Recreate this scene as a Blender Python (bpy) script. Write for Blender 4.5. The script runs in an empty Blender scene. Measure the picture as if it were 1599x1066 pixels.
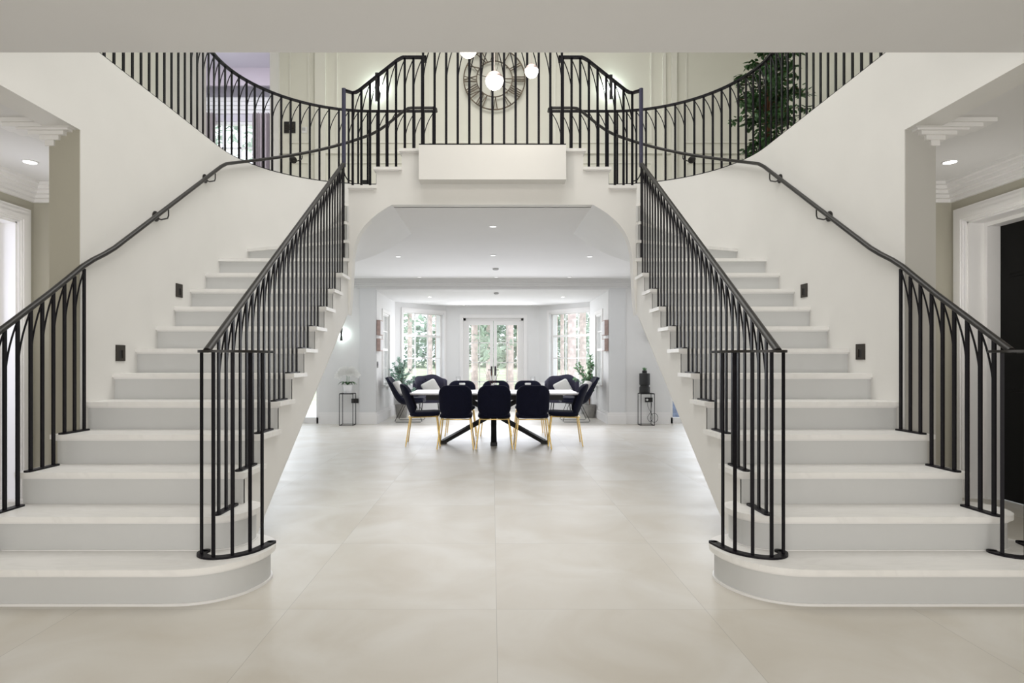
import bpy, bmesh, math, random
from mathutils import Vector, Matrix
C = bpy.context.scene
COL = C.collection
R = math.radians
rnd = random.Random(7)

# ------------------------------------------------------------------ camera, world, lights, exposure
F = 950.0; CX = 769.0; HY = 565.0; CH = 1.2325           # focal length (px of 1599), vanishing point, eye height
cam_d = bpy.data.cameras.new('camera'); cam = bpy.data.objects.new('camera', cam_d); COL.objects.link(cam)
cam.location = (0, 0, CH); cam.rotation_euler = (R(90), 0, 0)
cam_d.sensor_width = 36; cam_d.lens = F / 1599 * 36
cam_d.shift_x = (799.5 - CX) / 1599; cam_d.shift_y = (HY - 533) / 1599
cam_d.clip_end = 300; cam_d.clip_start = 0.05
C.camera = cam

w = bpy.data.worlds.new('world'); C.world = w; w.use_nodes = True
bg = w.node_tree.nodes['Background']
bg.inputs['Color'].default_value = (0.86, 0.93, 1.0, 1); bg.inputs['Strength'].default_value = 2.1
C.view_settings.view_transform = 'Standard'; C.view_settings.look = 'None'
C.view_settings.gamma = 1; C.view_settings.use_curve_mapping = False
C.view_settings.exposure = 0.2

def area(name, loc, rot, sx, sy, power, col=(1, 1, 1), spread=180):
    d = bpy.data.lights.new(name, 'AREA'); d.shape = 'RECTANGLE'; d.size = sx; d.size_y = sy
    d.energy = power; d.color = col; d.spread = R(spread)
    o = bpy.data.objects.new(name, d); COL.objects.link(o); o.location = loc; o.rotation_euler = rot
    return o
# invented fills over the stairwell and behind the camera, no windows modelled there;
# daylight entering through the glazed bay, the garden doors of the hall
area('stairwell_fill', (0, 5.0, 6.9), (0, 0, 0), 3.6, 4.6, 180, (1.0, 0.985, 0.95))  # added soft fill from above; no roof lantern is modelled
area('front_fill', (0, -2.4, 1.5), (R(90), 0, 0), 7.0, 2.4, 132, (1.0, 0.975, 0.945))  # added fill behind the camera; the front wall has no window
area('bay_daylight', (0, 15.3, 1.5), (R(-90), 0, 0), 2.2, 2.0, 38, (0.92, 0.94, 1.0))
area('bay_daylight_left', (-1.6, 14.8, 1.5), (R(-90), 0, R(-40)), 1.0, 1.6, 8, (0.93, 0.95, 1.0))
area('bay_daylight_right', (1.6, 14.8, 1.5), (R(-90), 0, R(40)), 1.0, 1.6, 8, (0.93, 0.95, 1.0))
area('opening_fill', (0, 11.9, 1.3), (R(-90), 0, 0), 4.4, 2.3, 38, (0.91, 0.93, 1.0))  # added fill standing in the dining opening to brighten the hall
area('hall_downlights', (0, 9.9, 2.83), (0, 0, 0), 6.0, 3.2, 42, (0.97, 0.97, 1.0))
area('dining_downlights', (0, 13.6, 2.63), (0, 0, 0), 3.4, 2.0, 16, (0.97, 0.97, 1.0))
area('garden_door_daylight_left', (-4.3, 11.8, 1.3), (R(-90), 0, R(-30)), 1.2, 2.3, 18, (0.90, 0.95, 1.0))
area('garden_door_daylight_right', (4.3, 11.8, 1.3), (R(-90), 0, R(30)), 1.2, 2.3, 18, (0.95, 0.96, 1.0))
area('side_room_daylight', (-5.6, 4.6, 1.6), (R(90), 0, R(-90)), 1.5, 2.0, 40, (0.84, 0.86, 1.0))
area('bedroom_fill', (-4.5, 10.4, 6.7), (R(20), 0, 0), 1.6, 1.2, 26, (0.93, 0.90, 0.98))  # added fill under the bedroom ceiling, lights the curtains from the room side
def lamp(name, loc, power, col=(1, .95, .88), r=.04):
    d = bpy.data.lights.new(name, 'POINT'); d.energy = power; d.color = col; d.shadow_soft_size = r
    o = bpy.data.objects.new(name, d); COL.objects.link(o); o.location = loc; return o

# ------------------------------------------------------------------ materials
def mat(name, col, rough=.5, metal=0, noise=None, bump=0, emit=None, spec=None, sheen=0):
    m = bpy.data.materials.new(name); m.use_nodes = True; nt = m.node_tree
    b = nt.nodes['Principled BSDF']
    b.inputs['Base Color'].default_value = (*col, 1); b.inputs['Roughness'].default_value = rough
    b.inputs['Metallic'].default_value = metal
    if spec is not None: b.inputs['Specular IOR Level'].default_value = spec
    if sheen: b.inputs['Sheen Weight'].default_value = sheen; b.inputs['Sheen Roughness'].default_value = .4
    if emit: b.inputs['Emission Color'].default_value = (*emit[0], 1); b.inputs['Emission Strength'].default_value = emit[1]
    if noise or bump:
        tc = nt.nodes.new('ShaderNodeTexCoord'); n = nt.nodes.new('ShaderNodeTexNoise')
        sc, amt = noise or (40, 0.03)
        n.inputs['Scale'].default_value = sc; n.inputs['Detail'].default_value = 5
        nt.links.new(tc.outputs['Object'], n.inputs['Vector'])
        r = nt.nodes.new('ShaderNodeValToRGB')
        r.color_ramp.elements[0].position = .3; r.color_ramp.elements[1].position = .7
        r.color_ramp.elements[0].color = (*[c * (1 - amt) for c in col], 1)
        r.color_ramp.elements[1].color = (*[min(1, c * (1 + amt)) for c in col], 1)
        nt.links.new(n.outputs['Fac'], r.inputs['Fac']); nt.links.new(r.outputs['Color'], b.inputs['Base Color'])
        if bump:
            bp = nt.nodes.new('ShaderNodeBump'); bp.inputs['Strength'].default_value = bump; bp.inputs['Distance'].default_value = .01
            nt.links.new(n.outputs['Fac'], bp.inputs['Height']); nt.links.new(bp.outputs['Normal'], b.inputs['Normal'])
    return m
M = {}
M['wall'] = mat('white wall paint', (.795, .785, .76), .75, noise=(3, .012))
M['gallery'] = mat('cream gallery paint', (.77, .76, .68), .75, noise=(3, .012))
M['hall'] = mat('pale grey hall paint', (.77, .77, .765), .75, noise=(3, .012))
M['olive'] = mat('stone coloured paint', (.44, .42, .35), .8, noise=(3, .015))
M['ceil'] = mat('ceiling paint', (.78, .775, .77), .85, noise=(2, .01))
M['trim'] = mat('white satin trim paint', (.84, .83, .82), .4, noise=(3, .008))
M['riser'] = mat('shade toned riser paint', (.61, .615, .61), .5, noise=(3, .012))  # grey holds the shade of the front-facing risers in the base colour
M['metal'] = mat('black powder coated steel', (.005, .004, .007), .45, spec=.2, noise=(60, .15))
M['rail'] = mat('dark bronze steel handrail', (.022, .020, .019), .4, spec=.4, noise=(60, .15))
M['post'] = mat('blue black steel post', (.045, .045, .085), .38, spec=.5, noise=(60, .1))
M['black'] = mat('matt black', (.012, .012, .013), .5, noise=(50, .1))
M['doorblack'] = mat('black door paint', (.004, .004, .004), .5, noise=(20, .1), spec=.15)
M['bronze'] = mat('dark bronze plate', (.045, .038, .032), .4, .5, noise=(50, .1))
M['velvet'] = mat('navy velvet', (.005, .006, .020), .85, noise=(60, .25), sheen=.06, spec=.2)
M['velvet2'] = mat('slate velvet', (.035, .033, .065), .8, noise=(60, .2), sheen=.15)
M['gold'] = mat('polished gold', (.85, .60, .22), .24, 1, noise=(40, .05))
M['cushion'] = mat('white cushion cloth', (.80, .79, .77), .9, noise=(80, .04))
M['tabletop'] = mat('pale ceramic table top', (.72, .70, .71), .3, noise=(8, .05))
M['white'] = mat('white ceramic', (.82, .82, .82), .3, noise=(10, .01))
M['petal'] = mat('white orchid petals', (.88, .88, .86), .6, noise=(30, .02))
M['leafdk'] = mat('dark green leaf', (.045, .12, .035), .45, noise=(12, .5))
M['leafblue'] = mat('eucalyptus leaf', (.40, .54, .47), .6, noise=(12, .4))
M['leafmid'] = mat('mid green leaf', (.22, .38, .22), .55, noise=(12, .5))
M['bark'] = mat('brown bark', (.16, .07, .03), .8, noise=(25, .4), bump=.4)
M['pine'] = mat('pinkish pine bark', (.62, .50, .49), .9, noise=(6, .3), bump=.5)
M['pot'] = mat('grey concrete pot', (.32, .31, .29), .7, noise=(20, .1))
M['soil'] = mat('potting soil', (.03, .02, .015), .95, noise=(60, .3))
M['wood'] = mat('brown wooden picture side', (.42, .31, .28), .6, noise=(20, .12))
M['canvas'] = mat('pale picture face', (.66, .65, .66), .6, noise=(6, .1))
M['clock'] = mat('aged bronze clock', (.085, .066, .045), .45, .5, noise=(14, .45))
M['chrome'] = mat('polished copper chrome', (.60, .46, .43), .35, .4, noise=(10, .03))
M['cord'] = mat('pale pendant cord', (.75, .68, .64), .4, noise=(10, .02))
M['glow'] = mat('lit opal glass', (1, .98, .95), .3, emit=((1, .95, .90), 3.0))
M['lens'] = mat('lit downlight lens', (1, 1, 1), .3, emit=((1, .97, .93), 5.0))
M['lensdim'] = mat('downlight lens', (.9, .9, .92), .3, emit=((1, .98, .96), .6))
M['sconce'] = mat('lit sconce slot', (1, 1, 1), .3, emit=((.88, 1.0, .95), 6.0))
def translucent(m, amt=.5):
    nt = m.node_tree; b = nt.nodes['Principled BSDF']; o = nt.nodes['Material Output']
    t = nt.nodes.new('ShaderNodeBsdfTranslucent'); x = nt.nodes.new('ShaderNodeMixShader'); x.inputs[0].default_value = amt
    src = b.inputs['Base Color'].links[0].from_socket; nt.links.new(src, t.inputs['Color'])
    nt.links.new(b.outputs[0], x.inputs[1]); nt.links.new(t.outputs[0], x.inputs[2]); nt.links.new(x.outputs[0], o.inputs[0])
for q in ('petal', 'leafblue', 'leafmid'): translucent(M[q], .45)
M['curtain'] = mat('mauve curtain', (.56, .51, .52), .9, noise=(9, .08))
M['grass'] = mat('lawn', (.56, .60, .42), .95, noise=(1.2, .3))
M['hedge'] = mat('garden leaves', (.42, .50, .42), .8, noise=(2, .5))
translucent(M['hedge'], .4)
M['bluepot'] = mat('blue grey glazed pot', (.20, .25, .38), .35, noise=(14, .4))
M['grey'] = mat('pale grey plastic', (.5, .5, .5), .5, noise=(10, .02))

def glass():
    m = bpy.data.materials.new('window glass'); m.use_nodes = True; nt = m.node_tree
    for n in list(nt.nodes): nt.nodes.remove(n)
    o = nt.nodes.new('ShaderNodeOutputMaterial'); mx = nt.nodes.new('ShaderNodeMixShader')
    t = nt.nodes.new('ShaderNodeBsdfTransparent'); g = nt.nodes.new('ShaderNodeBsdfGlossy'); g.inputs['Roughness'].default_value = .02
    fr0 = nt.nodes.new('ShaderNodeLayerWeight'); fr0.inputs['Blend'].default_value = .5; fr1 = nt.nodes.new('ShaderNodeMath'); fr1.operation = 'POWER'; fr1.inputs[1].default_value = 5
    nt.links.new(fr0.outputs['Facing'], fr1.inputs[0]); fr = nt.nodes.new('ShaderNodeMath'); fr.operation = 'MULTIPLY_ADD'; fr.inputs[1].default_value = .5; fr.inputs[2].default_value = .03; nt.links.new(fr1.outputs[0], fr.inputs[0])
    nt.links.new(fr.outputs[0], mx.inputs[0]); nt.links.new(t.outputs[0], mx.inputs[1]); nt.links.new(g.outputs[0], mx.inputs[2])
    nt.links.new(mx.outputs[0], o.inputs[0]); return m
M['glass'] = glass()

def marble():
    m = mat('white veined marble', (.86, .85, .83), .42, spec=.35); nt = m.node_tree; b = nt.nodes['Principled BSDF']
    tc = nt.nodes.new('ShaderNodeTexCoord')
    mp = nt.nodes.new('ShaderNodeMapping'); mp.inputs['Rotation'].default_value = (0, 0, .6); mp.inputs['Scale'].default_value = (1.2, 4.5, 1)
    n = nt.nodes.new('ShaderNodeTexNoise'); n.inputs['Scale'].default_value = 1.5; n.inputs['Detail'].default_value = 9; n.inputs['Distortion'].default_value = 1.6
    r = nt.nodes.new('ShaderNodeValToRGB'); e = r.color_ramp.elements
    e[0].position = .44; e[0].color = (.86, .85, .825, 1); e[1].position = .56; e[1].color = (.87, .86, .84, 1)
    k = r.color_ramp.elements.new(.495); k.color = (.83, .82, .80, 1)
    nt.links.new(tc.outputs['Object'], mp.inputs[0]); nt.links.new(mp.outputs[0], n.inputs['Vector'])
    nt.links.new(n.outputs['Fac'], r.inputs[0]); nt.links.new(r.outputs[0], b.inputs['Base Color']); return m
M['marble'] = marble()

def tiles():
    m = mat('large stone tiles', (.6, .57, .52), .3); nt = m.node_tree; b = nt.nodes['Principled BSDF']
    L = nt.links.new
    g = nt.nodes.new('ShaderNodeNewGeometry'); s = nt.nodes.new('ShaderNodeSeparateXYZ'); L(g.outputs['Position'], s.inputs[0])
    def math_(op, a, bb=None):
        n = nt.nodes.new('ShaderNodeMath'); n.operation = op
        for i, v in enumerate((a, bb)):
            if v is None: continue
            if hasattr(v, 'is_output'): L(v, n.inputs[i])
            else: n.inputs[i].default_value = v
        return n.outputs[0]
    def joint(c, off, size):
        f = math_('DIVIDE', math_('ADD', c, off), size); fl = math_('FRACT', f)
        d = math_('ABSOLUTE', math_('SUBTRACT', fl, .5))
        return math_('GREATER_THAN', d, .5 - .0013 / size), math_('FLOOR', f)
    jx, ix = joint(s.outputs['X'], 10.38, 1.04); jy, iy = joint(s.outputs['Y'], 8 * 1.1 - 3.033 + 0.0, 1.1)
    j = math_('MAXIMUM', jx, jy)
    wn = nt.nodes.new('ShaderNodeTexWhiteNoise'); cb = nt.nodes.new('ShaderNodeCombineXYZ'); L(ix, cb.inputs[0]); L(iy, cb.inputs[1]); L(cb.outputs[0], wn.inputs['Vector'])
    va = nt.nodes.new('ShaderNodeVectorMath'); va.operation = 'SCALE'; va.inputs['Scale'].default_value = 9.0; L(wn.outputs['Color'], va.inputs[0])
    vb = nt.nodes.new('ShaderNodeVectorMath'); vb.operation = 'ADD'; L(g.outputs['Position'], vb.inputs[0]); L(va.outputs[0], vb.inputs[1])
    n1 = nt.nodes.new('ShaderNodeTexNoise'); n1.inputs['Scale'].default_value = 1.6; n1.inputs['Detail'].default_value = 8; n1.inputs['Distortion'].default_value = .8; L(vb.outputs[0], n1.inputs['Vector'])
    r = nt.nodes.new('ShaderNodeValToRGB'); e = r.color_ramp.elements
    e[0].position = .32; e[0].color = (.60, .56, .49, 1); e[1].position = .68; e[1].color = (.70, .68, .635, 1); L(n1.outputs['Fac'], r.inputs[0])
    mx = nt.nodes.new('ShaderNodeMixRGB'); mx.inputs[2].default_value = (.46, .44, .40, 1); L(j, mx.inputs[0]); L(r.outputs[0], mx.inputs[1])
    L(mx.outputs[0], b.inputs['Base Color'])
    n2 = nt.nodes.new('ShaderNodeTexNoise'); n2.inputs['Scale'].default_value = 3.0; n2.inputs['Detail'].default_value = 4; L(vb.outputs[0], n2.inputs['Vector'])
    mr = nt.nodes.new('ShaderNodeMapRange'); mr.inputs['To Min'].default_value = .30; mr.inputs['To Max'].default_value = .46; L(n2.outputs['Fac'], mr.inputs['Value']); L(mr.outputs[0], b.inputs['Roughness'])
    return m
M['tile'] = tiles()
def brick():
    m = mat('pale pink brick', (.6, .45, .4), .9); nt = m.node_tree; b = nt.nodes['Principled BSDF']
    tc = nt.nodes.new('ShaderNodeTexCoord'); sp = nt.nodes.new('ShaderNodeSeparateXYZ'); cb = nt.nodes.new('ShaderNodeCombineXYZ')
    nt.links.new(tc.outputs['Object'], sp.inputs[0]); nt.links.new(sp.outputs['Y'], cb.inputs[0]); nt.links.new(sp.outputs['Z'], cb.inputs[1])
    t = nt.nodes.new('ShaderNodeTexBrick'); t.inputs['Scale'].default_value = 4.4
    t.inputs['Color1'].default_value = (.58, .40, .36, 1); t.inputs['Color2'].default_value = (.66, .50, .46, 1); t.inputs['Mortar'].default_value = (.75, .72, .7, 1)
    nt.links.new(cb.outputs[0], t.inputs['Vector']); nt.links.new(t.outputs['Color'], b.inputs['Base Color']); return m
M['brick'] = brick()

# ------------------------------------------------------------------ mesh helpers
ORG = {}
class MB:
    def __init__(s): s.bm = bmesh.new()
    def box(s, x0, x1, y0, y1, z0, z1):
        x0, x1 = min(x0, x1), max(x0, x1)
        v = [s.bm.verts.new((x, y, z)) for z in (z0, z1) for y in (y0, y1) for x in (x0, x1)]
        for f in ((0, 2, 3, 1), (4, 5, 7, 6), (0, 1, 5, 4), (2, 6, 7, 3), (0, 4, 6, 2), (1, 3, 7, 5)):
            s.bm.faces.new([v[i] for i in f])
        return s
    def prism(s, poly, z0, z1, fn=None):
        """poly 2D, extruded between z0 and z1; fn maps (u,v,w)->xyz"""
        fn = fn or (lambda u, v, w: (u, v, w))
        a = [s.bm.verts.new(fn(u, v, z0)) for u, v in poly]; b = [s.bm.verts.new(fn(u, v, z1)) for u, v in poly]
        n = len(poly)
        s.bm.faces.new(a[::-1]); s.bm.faces.new(b)
        for i in range(n): s.bm.faces.new((a[i], a[(i + 1) % n], b[(i + 1) % n], b[i]))
        return s
    def quads(s, rows, close=False):
        vr = [[s.bm.verts.new(p) for p in r] for r in rows]
        for i in range(len(vr) - 1):
            m = len(vr[i])
            for j in range(m if close else m - 1):
                k = (j + 1) % m
                s.bm.faces.new((vr[i][j], vr[i][k], vr[i + 1][k], vr[i + 1][j]))
        return vr
    def face(s, pts): s.bm.faces.new([s.bm.verts.new(p) for p in pts]); return s
    def sweep(s, path, w, h=None, seg=10, rect=False, up=(0, 0, 1)):
        """section w wide (sideways) and h high, rounded or rectangular, along path"""
        h = h or w; P = [Vector(p) for p in path]; rows = []; last = None
        for i, p in enumerate(P):
            t = (P[min(i + 1, len(P) - 1)] - P[max(i - 1, 0)]).normalized()
            sd = t.cross(Vector(up))
            if sd.length < 1e-3: sd = last or Vector((1, 0, 0))
            sd.normalize()
            if last and sd.dot(last) < 0: sd = -sd
            last = sd; u = sd.cross(t).normalized()
            if rect: sec = [(-w / 2, -h / 2), (w / 2, -h / 2), (w / 2, h / 2), (-w / 2, h / 2)]
            else: sec = [(w / 2 * math.cos(2 * math.pi * k / seg), h / 2 * math.sin(2 * math.pi * k / seg)) for k in range(seg)]
            rows.append([p + sd * a + u * b for a, b in sec])
        vr = s.quads(rows, True)
        s.bm.faces.new(vr[0][::-1]); s.bm.faces.new(vr[-1]); return s
    def lathe(s, prof, c=(0, 0, 0), seg=24):
        rows = [[(c[0] + r * math.cos(2 * math.pi * k / seg), c[1] + r * math.sin(2 * math.pi * k / seg), c[2] + z) for k in range(seg)] for r, z in prof]
        vr = s.quads(rows, True)
        s.bm.faces.new(vr[0][::-1]); s.bm.faces.new(vr[-1]); return s
    def sphere(s, c, r, sz=1, seg=20):
        n = 12
        return s.lathe([(max(.0005, r * math.sin(math.pi * k / n)), -r * sz * math.cos(math.pi * k / n)) for k in range(n + 1)], c, seg)
    def xf(s, mtx): bmesh.ops.transform(s.bm, matrix=mtx, verts=s.bm.verts[:]); return s
    def bevel(s, w, seg=2, ang=40):
        es = [e for e in s.bm.edges if len(e.link_faces) == 2 and e.calc_face_angle(0) > R(ang)]
        bmesh.ops.bevel(s.bm, geom=es, offset=w, segments=seg, affect='EDGES', profile=.5); return s
    def build(s, name, m, parent=None, smooth=False, kind=None, norm=True):
        bm = s.bm
        if norm: bmesh.ops.recalc_face_normals(bm, faces=bm.faces[:])
        if parent is not None: o0 = ORG.get(parent.name, Vector((0, 0, 0)))
        else:
            xs = [v.co for v in bm.verts]
            o0 = Vector(((min(v.x for v in xs) + max(v.x for v in xs)) / 2, (min(v.y for v in xs) + max(v.y for v in xs)) / 2, min(v.z for v in xs)))
        bmesh.ops.translate(bm, verts=bm.verts[:], vec=-o0)
        me = bpy.data.meshes.new(name); 
        if smooth:
            for f in bm.faces: f.smooth = True
            for e in bm.edges:
                if len(e.link_faces) == 2 and e.calc_face_angle(0) > R(42): e.smooth = False
        bm.to_mesh(me); bm.free()
        me.materials.append(M[m] if isinstance(m, str) else m)
        o = bpy.data.objects.new(name, me); COL.objects.link(o)
        if parent is not None: o.parent = parent
        else: o.location = o0
        ORG[o.name] = Vector(o0)
        if kind: o['kind'] = kind
        return o
def tag(o, label, cat, group=None, kind=None):
    o['label'] = label; o['category'] = cat
    if group: o['group'] = group
    if kind: o['kind'] = kind
    return o
def thing(name, loc, label, cat, group=None):
    o = bpy.data.objects.new(name, None); COL.objects.link(o); o.location = loc; o.empty_display_size = .1
    ORG[o.name] = Vector(loc); return tag(o, label, cat, group)
def struct(name, mb, m, label=None, cat=None, smooth=False):
    o = mb.build(name, m, None, smooth, 'structure')
    o['label'] = label or name; 
    if cat: o['category'] = cat
    return o
def copy_tree(o, parent=None):
    c = o.copy(); COL.objects.link(c)
    if parent is not None: c.parent = parent
    for ch in list(o.children): copy_tree(ch, c)
    return c
def PX(x, y, Y): return Vector(((x - CX) * Y / F, Y, CH + (HY - y) * Y / F))
def spline(pts, n=6):
    out = []
    P = [Vector(p) for p in pts]
    for i in range(len(P) - 1):
        p0 = P[max(i - 1, 0)]; p1 = P[i]; p2 = P[i + 1]; p3 = P[min(i + 2, len(P) - 1)]
        for k in range(n):
            t = k / n
            out.append(.5 * ((2 * p1) + (p2 - p0) * t + (2 * p0 - 5 * p1 + 4 * p2 - p3) * t * t + (3 * p1 - p0 - 3 * p2 + p3) * t ** 3))
    out.append(P[-1]); return out
def offset_poly(poly, d):
    n = len(poly); ar = sum(poly[i][0] * poly[(i + 1) % n][1] - poly[(i + 1) % n][0] * poly[i][1] for i in range(n))
    sg = 1 if ar > 0 else -1; out = []
    for i in range(n):
        a, b, c = Vector(poly[i - 1]), Vector(poly[i]), Vector(poly[(i + 1) % n])
        e1 = (b - a).normalized(); e2 = (c - b).normalized()
        n1 = Vector((-e1.y, e1.x)) * sg; n2 = Vector((-e2.y, e2.x)) * sg
        nn = (n1 + n2); nn = nn / max(.3, nn.length_squared) * 2
        out.append(tuple(b + nn * d))
    return out

# ------------------------------------------------------------------ dimensions
G = .29; RS = .19125; Y1 = 3.045
def NY(n): return Y1 + (n - 1) * G
FL1 = 18 * RS            # first floor level 3.4425
CZ = 2.866               # ceiling of the ground floor
D_IN, D_NOSE, D_OUT = 1.495, 1.465, 2.81
PV = (1.495, 6.26); RW = D_OUT - PV[0]; YB = PV[1] + RW     # pivot of the winders, back wall 7.575
YA = 6.32                # face of the arch wall
LINT = 2.814; JY = 4.15
EDGE = 3.213
VC = 7.1                 # ceiling above the stairwell
def arcpt(rad, a): return (PV[0] + rad * math.cos(a), PV[1] + rad * math.sin(a))

# ------------------------------------------------------------------ the shell
f = MB(); f.face([(-9, -2.6, 0), (9, -2.6, 0), (9, 16.0, 0), (-9, 16.0, 0)]); f.box(-9, 9, -2.6, 16.0, -.3, -.001)
struct('floor', f, 'tile', 'pale stone floor laid with large square tiles', 'floor')

c = MB()
c.box(-4.42, 4.42, -2.6, EDGE, CZ, FL1 - .02)
struct('ceiling', c, 'ceil', 'plain ceiling over the near part of the hall', 'ceiling')
c = MB()
c.box(-6, 6, YB + .18, 12.07, CZ, CZ + .1)
c.box(-1.06, 1.06, YA + .1, YB + .18, CZ, CZ + .1)
struct('ceiling_hall', c, 'ceil', 'flat ceiling under the landing and over the rear hall', 'ceiling')
c = MB(); c.box(-2.6, 2.6, 12.49, 16, 2.66, 2.75); struct('ceiling_dining', c, 'ceil', 'dining room ceiling', 'ceiling')
c = MB()
for s in (-1, 1): c.box(s * 3.01, s * 5.0, EDGE, 5.8, CZ, CZ + .1)
struct('ceiling_lobby', c, 'ceil', 'ceilings of the side lobbies', 'ceiling')
c = MB(); c.box(-4.6, 4.6, -2.6, 9.4, VC, VC + .1); struct('ceiling_stairwell', c, 'ceil', 'ceiling high above the stairwell', 'ceiling')

# first floor slab round the stairwell
half = [(0, YB + .02), (PV[0], YB + .02)] + [arcpt(RW + .02, math.pi / 2 * (1 - k / 16)) for k in range(1, 17)] + [(D_OUT + .02, EDGE - .02), (4.6, EDGE - .02), (4.6, 9.4), (0, 9.4)]
fl = MB()
for s in (-1, 1): fl.prism([(s * a, b) for a, b in half], FL1 - .14, FL1 - .003)
fl.box(-4.6, 4.6, -2.6, EDGE, FL1 - .02, FL1 - .003)
fl.box(-.74, .74, 6.17, YB + .05, FL1 - .14, FL1 - .031)
struct('floor_gallery', fl, 'trim', 'first floor gallery round the stairwell', 'floor')

def side_wall(s, name):
    m = MB()
    # straight part: full height beyond the jamb, lintel over the side opening
    m.box(s * D_OUT, s * (D_OUT + .2), JY, PV[1], 0, FL1)
    m.box(s * D_OUT, s * (D_OUT + .2), EDGE - .6, JY, LINT, FL1)
    # curved part above the winders
    n = 28; rows = []
    for k in range(n + 1):
        a = math.pi / 2 * k / n; zb = 1.9 + .72 * k / n
        p = arcpt(RW, a); q = arcpt(RW + .12, a)
        rows.append([(s * p[0], p[1], zb), (s * p[0], p[1], FL1), (s * q[0], q[1], FL1), (s * q[0], q[1], zb)])
    vr = m.quads(rows, True); m.bm.faces.new(vr[0][::-1]); m.bm.faces.new(vr[-1])
    m.box(s * .70, s * PV[0], YB, YB + .12, CZ + .02, FL1)
    return struct(name, m, 'wall', ('left' if s < 0 else 'right') + ' stairwell wall sweeping round behind the winding steps', 'wall', True)
side_wall(-1, 'wall_left'); side_wall(1, 'wall_right')

# arch wall across the stairwell
prof = [(1.044, CZ), (1.12, 2.822), (1.195, 2.772), (1.265, 2.714), (1.33, 2.647), (1.372, 2.588), (1.404, 2.523), (1.428, 2.455), (1.444, 2.383), (1.452, 2.32), (1.456, 2.25), (1.462, 2.1), (1.472, 1.92), (1.488, 1.745)]
backp = [(1.03, CZ), (1.09, 2.825), (1.16, 2.777), (1.26, 2.71), (1.363, 2.655), (1.465, 2.605), (1.567, 2.566), (1.67, 2.53), (1.78, 2.498), (1.95, 2.45), (2.15, 2.41), (2.4, 2.37), (2.6, 2.34), (2.81, 2.32)]
m = MB(); top = [(D_IN, 16 * RS - .03), (1.207, 16 * RS - .03), (1.207, 17 * RS - .03), (.944, 17 * RS - .03), (.944, FL1 - .03)]
out = [(-a, b) for a, b in prof] + [(-D_IN, 1.72)] + [(-a, b) for a, b in top] + top[::-1] + [(D_IN, 1.72)] + prof[::-1]
m.prism(out, YA, YA + .12, lambda u, v, w_: (u, w_, v))
struct('wall_arch', m, 'wall', 'white wall with a wide flat arch carrying the landing', 'wall', False)
m = MB()
for s in (-1, 1):
    rows = []
    for k in range(9):
        t = k / 8; rows.append([(s * (a[0] + (b[0] - a[0]) * t), YA + .002 + (YB + .18 - YA) * t, a[1] + (b[1] - a[1]) * t) for a, b in zip(prof, backp)])
    vr = m.quads(rows)
    m.quads([[(s * 1.488, YA, 1.745), (s * 2.81, YA, 1.745)], [(s * 2.81, YB + .18, 2.32), (s * 2.81, YB + .18, 2.32)]])
struct('wall_arch_soffit', m, 'hall', 'curved plaster underside joining the arch to the hall ceiling', 'wall', True)
m = MB(); m.box(-.746, .746, 6.16, YA + .05, 3.08, FL1 - .012); m.bevel(.004, 1)
struct('trim_1', m, 'wall', 'boxed fascia projecting below the landing balustrade', 'trim')

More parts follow.
